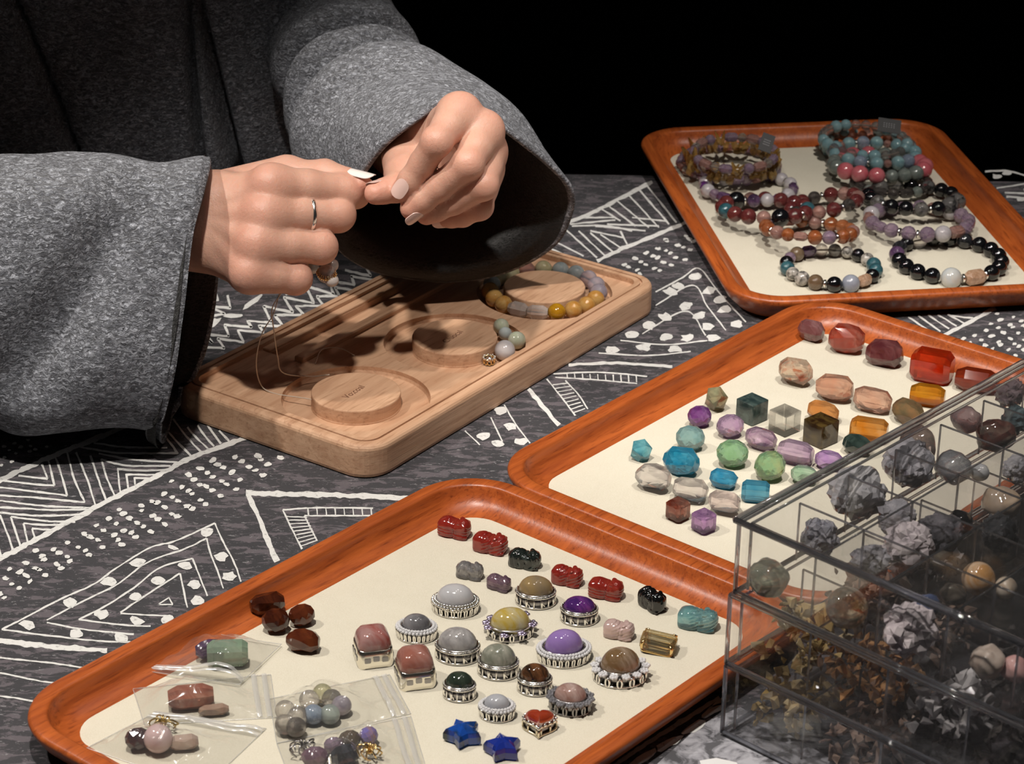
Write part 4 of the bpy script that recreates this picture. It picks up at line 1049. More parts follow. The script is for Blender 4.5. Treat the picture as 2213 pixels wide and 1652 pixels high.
# ------------------------------------------------------------------ cabochons in metal mounts
def ell_ring(rx, ry, z, r, n=64, k=6):
    t = np.linspace(0, 2 * math.pi, n, endpoint=False)
    return tube(np.stack([rx * np.cos(t), ry * np.sin(t), np.full(n, z)], 1), r, k, True)
def mount(px, py, w, h, stone, style, lab, yaw=-.35, stone_k=1.0, metal=None, pave=None, dome=.62, group='cabochons in metal mounts', asp=.80, name='set_cabochon'):
    """stone dome on a bezel; style gives the gallery: band, lace, pave, flowers, clusters, petals"""
    metal = metal or M['silver']
    pave = pave or M['pave']
    p = at(px, py, FZ + .55); s = scale_at(p)
    rx = w / s / 2; ry = rx * asp
    p = at(px, py, FZ + (h / s) * .42)
    r_ = root(name, lab, 'cabochon', (p[0], p[1], FZ), (0, 0, yaw), group)
    gh = {'band': .58, 'lace': .50, 'pave': .50, 'flowers': .46, 'clusters': .54, 'petals': .50}[style]
    sx, sy = rx * (.90 if style == 'band' else .72) * stone_k, ry * (.90 if style == 'band' else .72) * stone_k
    hh = max(.3, (h / s - ry * .86 * 1.0) / .9 - gh + .06) if False else max(.38, sx * dome * 1.35)
    prof = [(1.0, gh - .12), (1.0, gh), (.985, gh + hh * .2), (.93, gh + hh * .42), (.82, gh + hh * .63), (.65, gh + hh * .81), (.42, gh + hh * .94), (.2, gh + hh * .99), (.02, gh + hh)]
    part('stone', lathe([(a, z) for a, z in prof], 40, sx, sy, True, True), stone, r_, True)
    mb = MB(); mb.add(ell_ring(sx * 1.03, sy * 1.03, gh + .03, .045)); part('bezel', mb.get(), metal, r_, True)
    if style == 'band':
        g = MB(); g.add(ell_ring(rx, ry, gh - .04, .06)); g.add(ell_ring(rx * 1.0, ry * 1.0, .06, .055)); N = 16
        for i in range(N):
            a = 2 * math.pi * i / N; c = np.array([rx * math.cos(a), ry * math.sin(a), 0])
            g.add(tube([c + (0, 0, .06), c * 1.01 + (0, 0, gh * .5), c + (0, 0, gh - .04)], [.06, .035 + .03 * (i % 2), .05], 6))
            if i % 2:
                a2 = a + math.pi / N; c2 = np.array([rx * math.cos(a2), ry * math.sin(a2), 0]); g.add(tube([c + (0, 0, gh * .5), (c + c2) / 2 + (0, 0, gh * .42), c2 + (0, 0, .06)], .035, 5))
        part('gallery', g.get(), metal, r_, True)
        part('backing', lathe([(.95, .03), (.95, gh - .08)], 36, rx, ry, True, True), M['dark_silver'], r_, True)
        g = MB(); N = 34
        for i in range(N):
            a = 2 * math.pi * i / N; g.add(ellipsoid(.045, .045, .045, 6, 5), None, (rx * 1.0 * math.cos(a), ry * 1.0 * math.sin(a), gh + .0))
        part('milgrain', g.get(), metal, r_, True)
    else:
        part('backing', lathe([(.80, .02), (.80, gh)], 36, rx, ry, True, True), M['dark_silver'] if style != 'lace' else metal, r_, True)
        g = MB(); N = {'lace': 22, 'pave': 26, 'flowers': 14, 'clusters': 13, 'petals': 14}[style]
        for i in range(N):
            a = 2 * math.pi * (i + .5) / N; ca, sa = math.cos(a), math.sin(a); c = np.array([rx * ca, ry * sa, 0]); R = rot3('Z', a)
            t = np.linspace(0, 2 * math.pi, 12, endpoint=False); pw = 2.6 * rx / N
            if style in ('lace', 'pave', 'petals'):
                lp = np.stack([np.zeros(12) + .04 * np.sin(t), pw * .5 * np.cos(t), gh * .42 * np.sin(t) + gh * .46], 1) @ R.T + c * .97
                g.add(tube(lp, .04, 5, True))
            else:
                lp = np.stack([np.zeros(12), pw * .42 * np.cos(t), gh * .38 * np.sin(t) + gh * .42], 1) @ R.T + c * .94
                g.add(tube(lp, .05, 5, True))
        g.add(ell_ring(rx * .93, ry * .93, .05, .05)); part('gallery', g.get(), metal, r_, True)
        g = MB()
        if style in ('pave', 'lace', 'petals'):
            N2 = int(2 * math.pi * rx / .155)
            for ring_, zz in ((.86, gh + .05), (.97, gh - .02)):
                for i in range(N2):
                    a = 2 * math.pi * (i + .5 * (ring_ > .9)) / N2; g.add(ellipsoid(.075, .075, .07, 7, 5), None, (rx * ring_ * math.cos(a), ry * ring_ * math.sin(a), zz))
            part('pave_stones', g.get(), metal if style == 'lace' else pave, r_, style == 'lace')
        elif style == 'clusters':
            for i in range(13):
                a = 2 * math.pi * i / 13
                for k in range(7):
                    b_ = 2 * math.pi * k / 6; q = 0 if k == 6 else .13
                    g.add(ellipsoid(.08, .08, .075, 7, 5), None, ((rx * .92 + q * math.cos(b_)) * math.cos(a) - q * math.sin(b_) * math.sin(a) * .9, (ry * .92 + q * math.cos(b_)) * math.sin(a) + q * math.sin(b_) * math.cos(a) * .9, gh + .03 - .03 * (k < 6)))
            part('pave_stones', g.get(), pave, r_, False)
        elif style == 'flowers':
            for i in range(9):
                a = 2 * math.pi * i / 9 + .2; R_ = 1.12 if i % 2 else .98
                for k in range(5):
                    b_ = 2 * math.pi * k / 5; g.add(ellipsoid(.10, .10, .05, 8, 5), euler3(.4 * math.sin(b_), .4 * math.cos(b_), 0), (rx * R_ * math.cos(a) + .12 * math.cos(b_), ry * R_ * math.sin(a) + .12 * math.sin(b_), gh * .8 + .12 * (i % 3)))
                g.add(ellipsoid(.05, .05, .05, 6, 5), None, (rx * R_ * math.cos(a), ry * R_ * math.sin(a), gh * .8 + .05 + .12 * (i % 3)))
            part('flower_trim', g.get(), pave, r_, True)
    return r_
SIL = M['silver']
mount(984, 1289, 102, 82, G((.66, .66, .69), (.74, .73, .75), .35, .10, 60), 'lace', 'milky white cabochon in a scalloped silver mount', -.1, 1.12)
mount(1158, 1274, 84, 77, G((0.53, 0.37, 0.17), (0.37, 0.29, 0.20), .5, .03, 60), 'band', 'smoky honey cabochon in an openwork silver band', -.1)
mount(1252, 1318, 78, 60, G((.10, .03, .22), (.34, .08, .42), .5, .04, 110), 'band', 'deep purple cabochon with a magenta flash in silver', -.1, 1, dome=.50)
mount(1103, 1340, 104, 82, G((0.85, 0.62, 0.12), (0.92, 0.85, 0.59), .5, .03, 80), 'flowers', 'yellow cabochon ringed with tiny lilac metal flowers', .1, 1.15, pave=plain('lilac metal', (.55, .48, .66), .2, .9))
mount(1219, 1391, 118, 87, G((.42, .26, .68), (.48, .32, .72), .4, .08, 60), 'pave', 'lavender dome cabochon in a sparkling stone-set silver mount', .15, .98, dome=.72)
mount(900, 1346, 88, 82, G((.36, .35, .37), (.10, .10, .11), .4, .08, 55), 'pave', 'grey cabochon with a dark lower edge in silver scrollwork', -.1, 1.0)
mount(989, 1389, 94, 85, G((0.50, 0.48, 0.48), (0.81, 0.79, 0.78), .5, .03, 120), 'band', 'clear smoky quartz cabochon in a wide silver openwork band', -.1, 1, dome=.66)
mount(1077, 1424, 86, 85, G((0.37, 0.39, 0.31), (0.71, 0.70, 0.59), .5, .03, 110), 'band', 'greenish grey cloudy cabochon in an openwork silver band', -.1, 1, dome=.72)
mount(1156, 1465, 72, 74, G((.02, .012, .008), (.24, .10, .04), .2, .05, 80), 'band', 'black and brown banded cabochon in a small silver band', -.1, 1, dome=.72)
mount(993, 1483, 68, 62, G((.022, .035, .025), (.05, .07, .05), .2, .05, 80), 'band', 'dark green cabochon in a thin silver bezel', -.15, 1, dome=.65)
mount(1074, 1522, 78, 72, G((.58, .60, .66), (.70, .72, .76), .4, .08, 60), 'petals', 'small bluish white cabochon with a sparkling pronged silver mount', -.1, 1.0)
mount(1233, 1504, 94, 78, G((0.53, 0.31, 0.26), (0.92, 0.71, 0.65), .5, .03, 80), 'clusters', 'pinkish clear cabochon on a blackened mount of grey beads', -.2, 1.05, M['dark_silver'], G((.20, .20, .22), (.32, .32, .34), .3, .1))
mount(1341, 1430, 120, 99, G((0.31, 0.19, 0.09), (0.68, 0.53, 0.40), .5, .03, 90), 'clusters', 'large smoky brown cabochon in a silver mount of stone clusters', .1, 1.0, dome=.74)

# heart
p = at(1166, 1556, FZ + .5); hr = root('set_cabochon', 'glossy red heart cabochon in a beaded pale gold mount', 'cabochon', (p[0], p[1], FZ), (0, 0, -.05), 'cabochons in metal mounts')
t = np.linspace(0, 2 * math.pi, 48, endpoint=False)
hx = 16 * np.sin(t) ** 3 / 17 * .70; hy = (13 * np.cos(t) - 5 * np.cos(2 * t) - 2 * np.cos(3 * t) - np.cos(4 * t)) / 17 * .66 + .05
Hh = lambda k, z: np.stack([hx * k, hy * k, np.full(48, z)], 1)
part('stone', loft([Hh(.88, .42), Hh(.88, .52), Hh(.82, .64), Hh(.68, .74), Hh(.45, .81), Hh(.2, .84), Hh(.02, .85)], True, True, True), G((.34, .035, .012), (.42, .06, .02), .3, .05, 60), hr, True)
g = MB(); g.add(tube(Hh(.98, .06), .05, 6, True)); g.add(tube(Hh(.95, .40), .05, 6, True))
for i in range(0, 48, 4): g.add(tube([Hh(.98, .06)[i], Hh(1.0, .25)[i], Hh(.95, .40)[i]], .045, 6))
part('gallery', g.get(), plain('pale gold metal', (.84, .76, .58), .2, 1.0), hr, True)
part('backing', loft([Hh(.86, .03), Hh(.86, .42)], True, True, True), M['dark_silver'], hr, True)
g = MB()
for i in range(0, 48, 2): g.add(ellipsoid(.075, .075, .075, 8, 6), None, Hh(.95, .46)[i])
part('beaded_rim', g.get(), SIL, hr, True)

# step-cut yellow gem in prongs
p = at(1422, 1387, FZ + .4); cr = root('set_gem', 'pale yellow rectangular step-cut gem with gold prongs', 'gem', (p[0], p[1], FZ), (.12, .1, -.25))
v, f = facet_points('emerald', 1.45, .95, .62, 5); part('stone', (v + (0, 0, .40), f), G((.97, .90, .70), (.95, .82, .52), .95, .01, 60, ior=1.5), cr, False)
g = MB()
for sx in (-1, 1):
    for sy in (-1, 1):
        g.add(tube([(.4 * sx, .2 * sy, .03), (.62 * sx, .40 * sy, .3), (.62 * sx, .46 * sy, .55), (.52 * sx, .36 * sy, .66)], [.08, .075, .07, .05], 7))
q = roundrect(.62, .40, .12, 3); g.add(tube(np.concatenate([q, np.full((len(q), 1), .12)], 1), .06, 6, True)); part('prongs', g.get(), M['gold'], cr, True)

# two agates in four-footed silver caps
for px, py, w, cA, lab in ((806, 1394, 82, ((.52, .30, .28), (.40, .08, .06)), 'pink and red agate in a four-footed silver cap, standing apart from the others'), (897, 1440, 84, ((.42, .16, .12), (.52, .28, .24)), 'salmon agate in a four-footed silver cap beside the smoky quartz cabochon')):
    p = at(px, py, FZ + .7); s = scale_at(p); a = w / s / 2.25
    r_ = root('capped_agate', lab, 'gem', (p[0], p[1], FZ), (0, 0, .25), 'agates in silver caps')
    lp = []
    for k, z in ((1.0, .55), (1.0, .95), (.92, 1.2), (.72, 1.4), (.4, 1.5), (.05, 1.53)):
        q = roundrect(a * k, a * k, a * k * .45, 5); lp.append(np.concatenate([q, np.full((len(q), 1), z)], 1))
    part('stone', loft(lp, True, True, True), G(*cA, .35, .06, 70), r_, True)
    lp = []
    for k, z in ((1.06, .0), (1.10, .2), (1.08, .5), (1.05, .82), (1.0, .84)):
        q = roundrect(a * k, a * k, a * k * .4, 5); ang = np.arctan2(q[:, 1], q[:, 0]); zz = np.full(len(q), z)
        if z < .1: zz = z + .22 * np.abs(np.cos(2 * ang)) ** 2
        if z > .8: zz = z - .16 * np.abs(np.cos(2 * ang)) ** 2
        lp.append(np.stack([q[:, 0], q[:, 1], zz], 1))
    part('cap', loft(lp, True, False, False), plain('champagne metal', (.84, .80, .70), .2, 1.0), r_, True)
    g = MB()
    for sd_ in range(4):
        for k in (-.5, 0, .5):
            R = rot3('Z', sd_ * math.pi / 2); g.add(bevel_box(.012, .13, .11, .03), R, R @ np.array([a * 1.09, k * a * 1.05, .42 + .05 * (k == 0)]))
    part('cutouts', g.get(), M['dark_silver'], r_, False)
# ------------------------------------------------------------------ bracelets
def _smooth(me):
    me.polygons.foreach_set('use_smooth', [True] * len(me.polygons)); return me
BM = {'s': mesh('bead', *ellipsoid(.5, .5, .5, 22, 14), True), 'f': mesh('bead', *facet_points('round', 1, 1, 1, 3)), 'b': mesh('bead', *facet_points('barrel', 1.25, .95, .95, 3)),
      'd': mesh('bead', *lathe([(.05, -.16), (.46, -.16), (.5, 0), (.46, .16), (.05, .16)], 20, 1, 1, True, True), True), 'n': mesh('bead', *facet_points('nugget', 1.3, 1.0, 1.0, 8)),
      'c': mesh('bead', *hull([(random.uniform(-.26, .26), random.uniform(-.26, .26), random.uniform(-.75, .75)) for _ in range(16)], .05))}
def bracelet(cen, R, pattern, label, dia=.86, tilt=(0, 0), yaw=0.0, group='beaded bracelets on the back tray', start=0.0, extra=None, name='bracelet'):
    """pattern: list of (shape, material, relative diameter) repeated round the ring"""
    r_ = root(name, label, 'bracelet', cen, None, group)
    rot = euler3(tilt[0], tilt[1], yaw)
    tot, seq, k = 0.0, [], 0
    circ = 2 * math.pi * R
    while True:
        sh, mt, q = pattern[k % len(pattern)]; wd = dia * q * (.34 if sh == 'd' else 1.24 if sh in 'bn' else .45 if sh == 'c' else .99)
        if tot + wd > circ + wd * .35: break
        seq.append((sh, mt, q, wd)); tot += wd; k += 1
    sc_, ang = circ / tot, start
    t = np.linspace(0, 2 * math.pi, 48, endpoint=False)
    part('elastic', tube(np.stack([R * np.cos(t), R * np.sin(t), 0 * t], 1) @ rot.T, .04, 5, True), M['cord'], r_, True)
    for i, (sh, mt, q, wd) in enumerate(seq):
        a = ang + wd * sc_ / 2 / R; ang += wd * sc_ / R
        pos = rot @ np.array([R * math.cos(a), R * math.sin(a), 0])
        if sh == 'd': e = Matrix(rot.tolist()) @ Matrix.Rotation(a, 3, 'Z') @ Matrix.Rotation(math.pi / 2, 3, 'X')
        elif sh == 'c': e = Matrix(rot.tolist()) @ Matrix.Rotation(a, 3, 'Z') @ Matrix.Rotation(random.uniform(-.9, .9), 3, 'Y') @ Matrix.Rotation(random.uniform(-.5, .5), 3, 'X')
        else: e = Matrix(rot.tolist()) @ Matrix.Rotation(a + math.pi / 2, 3, 'Z') @ Matrix.Rotation(random.uniform(0, 6), 3, 'X')
        put('bead', BM[sh], mt, r_, pos, e.to_euler(), scale=(dia * q,) * 3)
    return r_
blk = G((.004, .004, .005), None, 0, .05); blk2 = G((.006, .007, .008), (.03, .03, .035), .0, .06, 200)
amg = G((.42, .30, .44), (.60, .50, .58), .6, .04, 120); drk = G((.08, .04, .10), (.18, .10, .20), .35, .05, 120); clr = G((.86, .84, .82), (.78, .74, .72), .9, .02, 120)
wine = G((.12, .02, .022), (.24, .06, .055), .45, .04, 110); rose = G((.55, .32, .28), (.70, .48, .44), .6, .04, 110); org = G((.50, .16, .05), (.62, .30, .16), .55, .04, 110); ylw = G((.62, .36, .07), (.74, .56, .28), .65, .04, 150)
pnk = G((.60, .12, .15), (.66, .20, .22), .25, .12, 80); aqua = G((.28, .52, .58), (.42, .64, .68), .5, .06, 90); ice = G((.46, .56, .72), (.60, .68, .80), .6, .05, 90); grn = G((.20, .24, .22), (.32, .36, .33), .5, .06, 110)
smk = G((.10, .09, .085), (.22, .20, .19), .6, .04, 120); ruti = G((.38, .37, .36), (.08, .08, .08), .6, .04, 220, cut=(.5, .62)); teal = G((.02, .07, .09), (.05, .15, .18), .2, .05, 100); grb = G((.24, .27, .34), (.33, .35, .41), .15, .1, 60)
band = G((.10, .095, .085), (.45, .42, .38), .1, .08, 160, cut=(.42, .55)); brn = G((.14, .09, .05), (.20, .14, .09), .2, .06, 90); ama = G((.50, .54, .56), (.58, .55, .48), .1, .1, 80); crv = G((.34, .20, .12), (.50, .34, .24), .1, .15, 260)
vio = G((.10, .02, .16), (.20, .06, .28), .4, .05, 90); wht = G((.60, .56, .60), (.74, .70, .72), .4, .08, 110)
SP_ = ('d', M['silver'], .55)
cq = lambda x, y, z: at(1360 + x / 2.594, 230 + y / 2.594, z)
S_ = 's'
bracelet(cq(1130, 900, FZ + .42), 2.45, [(S_, teal, 1), (S_, band, .9), (S_, blk, .9), (S_, band, .8), (S_, ruti, .9), (S_, clr, .9), ('b', drk, .8), (S_, brn, 1), (S_, amg, .8), (S_, blk, .95), (S_, teal, 1), (S_, band, .9), (S_, band, 1), (S_, brn, 1.05), SP_, (S_, blk, 1.05), (S_, grb, 1.2), ('n', crv, .85), (S_, blk, .95)],
         'mixed agate bracelet with grey-blue and teal beads lying flat on the back tray', .84, start=.0)
bracelet(cq(1792, 850, FZ + .44), 2.88, [(S_, blk, 1)] * 3 + [(S_, blk2, 1)] + [(S_, blk, 1)] * 2 + [(S_, clr, 1.1), (S_, blk, .9), ('f', blk2, 1), (S_, drk, 1), (S_, blk, 1), (S_, blk, 1), (S_, blk, 1), (S_, blk, 1), (S_, ama, 1.3), SP_, ('n', crv, 1.05), SP_, (S_, blk, 1), (S_, blk, 1)],
         'black bead bracelet with one white and one carved bead on the back tray', .90, start=.0)
bracelet(cq(1010, 690, FZ + 1.05), 2.45, [(S_, org, 1), (S_, org, 1), SP_, (S_, rose, .95), (S_, org, .9), ('b', rose, .7), (S_, org, 1), (S_, amg, .95), SP_], 'orange and pink agate bracelet leaning on the mixed agate one', .84, (-.20, .03), start=.4)
bracelet(cq(760, 572, FZ + .95), 2.45, [(S_, wine, 1.0), (S_, wine, 1), (S_, rose, .9), (S_, blk, 1.15), (S_, wine, 1), SP_, ('f', wine, 1), (S_, teal, 1)], 'wine-red bracelet with a large black bead', .92, (-.15, 0), start=.9)
bracelet(cq(1095, 545, FZ + .95), 1.95, [(S_, wine, 1), (S_, rose, .95), (S_, wine, 1.05), SP_, (S_, smk, .9)], 'small wine and rose bracelet heaped beside the wine-red one', .86, (-.15, -.22), start=.2)
bracelet(cq(670, 452, FZ + .50), 2.65, [(S_, wht, .95), ('b', vio, .75), (S_, wht, 1.0), (S_, amg, .75), ('b', drk, .8), (S_, wht, .95), SP_, (S_, drk, .95)], 'white and violet bead bracelet behind the wine-red one', .86, (-.06, 0), start=.5)
b7 = bracelet(cq(560, 320, FZ + .42), 2.95, [('b', amg, .7), (S_, amg, .8), ('b', rose, .7), (S_, clr, .8)], 'lowest amethyst bracelet of the citrine pile', .82, (0, 0))
bracelet(cq(575, 295, FZ + 1.15), 2.75, [('c', ylw, 1), ('c', ylw, .9), ('c', ylw, 1.1), ('c', ylw, .9), ('c', amg, .9), ('c', ylw, 1.0), ('c', ylw, 1.0)], 'golden citrine chip bracelet on the amethyst pile', .95, (0, .03))
bracelet(cq(590, 262, FZ + 1.85), 2.45, [('b', amg, .75), ('c', ylw, .9), ('c', ylw, .9), (S_, amg, .8), ('b', rose, .8), (S_, clr, .7)], 'topmost bracelet of the citrine pile with a black paper tag', .82, (.05, -.03))
bracelet(cq(1340, 225, FZ + .42), 2.7, [(S_, clr, .9), (S_, aqua, .95), (S_, aqua, .95), (S_, clr, .85), (S_, grn, .9)], 'lowest clear and aqua bracelet by the back rim of the tray', .80, (0, 0))
bracelet(cq(1320, 190, FZ + 1.15), 2.6, [(S_, clr, .8), (S_, clr, .8), (S_, aqua, .9), (S_, aqua, 1.0), (S_, clr, .8)], 'clear and aqua bracelet with a black paper tag on top of the pile', .80, (.03, .03))
bracelet(cq(1375, 262, FZ + .85), 2.55, [(S_, ice, 1), SP_, (S_, aqua, 1.0), (S_, rose, .6), (S_, aqua, 1)], 'ice-blue bracelet in front of the clear and aqua pile', .86, (-.1, 0), start=.3)
bracelet(cq(1400, 330, FZ + .95), 2.75, [(S_, grn, 1), (S_, grn, 1.1), (S_, pnk, 1.2), (S_, pnk, 1.2), (S_, pnk, 1.15), (S_, grn, .9)], 'strawberry pink and grey-green bracelet', .88, (-.12, 0), start=5.0)
bracelet(cq(1470, 425, FZ + .55), 2.2, [('b', smk, .8), (S_, grn, .8), ('b', smk, .8), (S_, smk, .9)], 'smoky grey barrel bead bracelet', .82, (-.05, 0), start=.6)
bracelet(cq(1590, 510, FZ + .75), 2.6, [(S_, blk, 1), (S_, blk, 1), (S_, ruti, 1.0), SP_, (S_, blk, 1), (S_, ruti, 1.25), (S_, ruti, 1.2), ('n', smk, .8)], 'black and rutilated quartz bracelet', .88, (-.10, 0), start=3.9)
bracelet(cq(1625, 640, FZ + .75), 2.85, [('f', amg, 1), SP_, ('f', amg, 1.05), (S_, wht, 1.1), ('n', rose, .9), ('f', amg, 1), ('b', amg, .8)], 'lilac and pink crystal bracelet behind the black one', .88, (-.10, 0), start=4.2)
def paper_tag(px, py, dep, w, h, rz, lab):
    c = atd(px, py, dep)
    r_ = root('price_tag', lab, 'tag', c, None, 'black paper tags')
    ux = RT * math.cos(rz) + UP * math.sin(rz); uy = -RT * math.sin(rz) * .9 + UP * math.cos(rz) * .9 + FW * .35; nz = nrm(np.cross(ux, uy))
    R = np.stack([ux, nrm(uy), nz], 1)
    v, f = box(-w / 2, w / 2, -h / 2, h / 2, -.02, .02); part('card', (v @ R.T, f), M['black'], r_, False)
    g = MB()
    for k in range(3):
        for j in range(5): g.add(box(-w * .26 + j * w * .11, -w * .26 + j * w * .11 + w * .05, -h * .14 + k * h * .13, -h * .14 + k * h * .13 + h * .05, .022, .026))
    v, f = g.get(); part('print', (v @ R.T, f), plain('grey ink', (.20, .20, .21), .7), r_, False)
paper_tag(1657, 309, 141.2, .75, 1.15, -.35, 'black paper tag standing up from the citrine bracelets')
paper_tag(1922, 272, 144.8, 1.35, .9, -.15, 'black paper tag lying on the aqua bracelets')

# bracelet in the last channel of the beading board
amb = G((.66, .30, .06), (.78, .50, .18), .35, .04, 90); tig = G((.50, .26, .01), (.34, .15, .01), .1, .1, 60); lil = G((.66, .60, .70), (.80, .76, .82), .6, .02, 90); gbl = G((.32, .38, .40), (.52, .54, .52), .35, .05, 90); clb = G((.84, .78, .74), (.92, .86, .82), .6, .02, 90)
olv = G((.48, .42, .22), (.62, .58, .40), .35, .04, 90)
seq = [clb, clb, tig, amb, amb, amb, lil, lil, lil, gbl, gbl, olv, rose, olv, olv, gbl, amb, amb, amb, brn]
ctr = bpt(SP, 0, CHZ + .50 + .02)
bracelet(ctr, 2.9, [('b' if mt is clb else S_, mt, .9 if mt is clb else 1) for mt in seq], 'amber, clear and grey-blue bead bracelet seated in the last channel of the board', .96, start=-2.25, group='bracelet on the beading board')
for px, py, d, sh, mt, lab in ((1083, 706, .84, S_, G((.58, .64, .46), (.72, .74, .60), .3, .05), 'pale yellow-green bead at the far end of the loose beads'), (1092, 722, .72, S_, G((.50, .56, .56), None, .3, .05), 'small grey-blue bead among the loose beads'),
                               (1117, 736, .92, S_, G((.60, .68, .50), (.72, .76, .62), .3, .06), 'larger pale green bead at the outer wall of the channel'), (1091, 758, 1.06, S_, G((.86, .82, .82), (.80, .76, .78), .3, .1), 'milky white quartz bead in the middle channel')):
    p = at(px, py, CHZ + d / 2 + .02)
    tag(put('loose_bead', BM[sh], mt, None, (p[0], p[1], CHZ + .025 + d / 2), scale=(d,) * 3), lab, 'bead', 'loose beads in the middle channel')
p = at(1057, 777, CHZ + .3)
sr = root('metal_spacer', 'ornate silver and gold spacer bead next to the milky quartz', 'bead', (p[0], p[1], CHZ + .03), (0, 0, .6))
g = MB()
for i in range(9):
    a = 2 * math.pi * i / 9; t = np.linspace(0, 2 * math.pi, 10, endpoint=False)
    lp = np.stack([.26 + .02 * np.cos(t), .10 * np.cos(t), .16 * np.sin(t) + .22], 1) @ rot3('Z', a).T; g.add(tube(lp, .035, 5, True))
part('filigree', g.get(), M['gold'], sr, True)
g = MB()
for i in range(16):
    a = 2 * math.pi * i / 16; g.add(ellipsoid(.06, .06, .06, 7, 5), None, (.3 * math.cos(a), .3 * math.sin(a), .36 + .04 * (i % 2)))
g.add(ellipsoid(.2, .2, .2, 12, 8), None, (0, 0, .24)); part('beading', g.get(), M['silver'], sr, True)

# ------------------------------------------------------------------ zip bags
def zip_bag(quad, zip_edge, bumps, lab, base=.0, seed=0):
    q3 = [at(x, y, FZ + base + .1) for x, y in quad]; c = np.mean(q3, 0); c[2] = FZ
    r_ = root('zip_bag', lab, 'bag', c, None, 'clear zip bags on the front tray')
    nu, nv = 40, 30; top = np.zeros((nv, nu, 3)); bot = np.zeros((nv, nu, 3))
    for j in range(nv):
        for i in range(nu):
            u, v = i / (nu - 1), j / (nv - 1)
            p = (q3[0] * (1 - u) + q3[1] * u) * (1 - v) + (q3[3] * (1 - u) + q3[2] * u) * v
            e = min(u, 1 - u, v, 1 - v); k = min(1, e * 7) ** .6
            h = .10
            for bp, br, bh in bumps: h = max(h, bh * math.exp(-(np.linalg.norm(p[:2] - bp[:2]) / br) ** 2 * .8))
            w = .16 * mnoise.noise(Vector((p[0] * .9 + seed, p[1] * .9, 0))) + .07 * mnoise.noise(Vector((p[0] * 2.6, p[1] * 2.6 + seed, 3)))
            cr = .10 * abs(math.sin(p[0] * 1.7 + p[1] * 1.1 + seed + 2 * w)) ** 3
            top[j, i] = (p[0], p[1], base + .03 + k * (h + max(-.06, w) + cr)); bot[j, i] = (p[0], p[1], base * .9 + .015)
    mb = MB(); mb.add(loft(top - np.array([c[0], c[1], 0]), False))
    mb.add(loft((bot - np.array([c[0], c[1], 0]))[:, ::-1], False))
    part('film', mb.get(), M['film'], r_, True)
    edge = np.concatenate([top[0], top[1:, -1], top[-1, ::-1][1:], top[::-1, 0][1:-1]]) - np.array([c[0], c[1], 0])
    part('seam', tube(edge, .018, 5, True), M['zip'], r_, True)
    for off in (.07, .13):
        if zip_edge == 0: ln = top[int(off * nv)]
        elif zip_edge == 1: ln = top[:, nu - 1 - int(off * nu)]
        elif zip_edge == 2: ln = top[nv - 1 - int(off * nv)]
        else: ln = top[:, int(off * nu)]
        ln = ln - np.array([c[0], c[1], -.02]); d = nrm(np.cross(ln[-1] - ln[0], (0, 0, 1)))
        rows_ = [ln - d * .11, ln - d * .07 + (0, 0, .05), ln + d * .07 + (0, 0, .05), ln + d * .11]
        part('zip_strip', loft(rows_, False), M['zip'], r_, True)
    return r_
def in_bag(px, py, w, h, kind, mat, lab, yaw=.2, seed=1, name='bagged_stone', base=0.0):
    o = gem_bead(px, py, w, h, kind, mat, lab, yaw, seed, fz=FZ + .03 + base, name=name, cat='stone', group='stones inside the zip bags'); 
    p = np.array(o.location) / S; return (p, w / scale_at(p) * .75, h / scale_at(p) * 1.0 + .08)
b_ = [in_bag(453, 1402, 62, 44, 'nugget', G((.05, .012, .07), (.10, .03, .12), .3, .04), 'dark purple stone inside the uppermost zip bag', .3, 51, base=.1), in_bag(492, 1412, 88, 52, 'emerald', G((.34, .48, .34), (.46, .58, .44), .5, .06), 'pale green block stone inside the uppermost zip bag', .1, 52, base=.1)]
zip_bag([(433, 1362), (608, 1390), (517, 1477), (304, 1446)], 2, b_, 'clear zip bag holding a purple and a green stone', .1, 1)
b_ = [in_bag(412, 1504, 98, 60, 'barrel', G((.42, .13, .08), (.55, .28, .20), .45, .05), 'red-brown stone inside the second zip bag', .2, 53), in_bag(462, 1534, 66, 30, 'nugget', G((.48, .30, .22), (.56, .40, .30), .4, .06), 'flat brown stone inside the second zip bag', .2, 54)]
zip_bag([(287, 1486), (585, 1455), (598, 1548), (312, 1564)], 1, b_, 'clear zip bag holding a red-brown stone', 0, 2)
b_ = [in_bag(298, 1597, 58, 54, 'round', G((.03, .012, .02), (.07, .03, .035), .3, .05), 'near-black stone beside the pink ball in the zip bag', .2, 55), in_bag(397, 1604, 62, 40, 'nugget', G((.62, .46, .38), (.68, .54, .46), .4, .06), 'beige stone inside the lowest zip bag', .2, 57)]
p = at(342, 1598, FZ + .58)
tag(put('bagged_ball', BM['s'], G((.68, .50, .50), (.72, .56, .56), .3, .12), None, (p[0], p[1], FZ + .60), scale=(1.12,) * 3), 'polished pale pink ball inside a zip bag', 'stone', 'stones inside the zip bags')
b_.append((p, .9, 1.15))
zip_bag([(187, 1614), (338, 1536), (575, 1572), (440, 1700)], 1, b_, 'clear zip bag holding the pink ball', 0, 3)
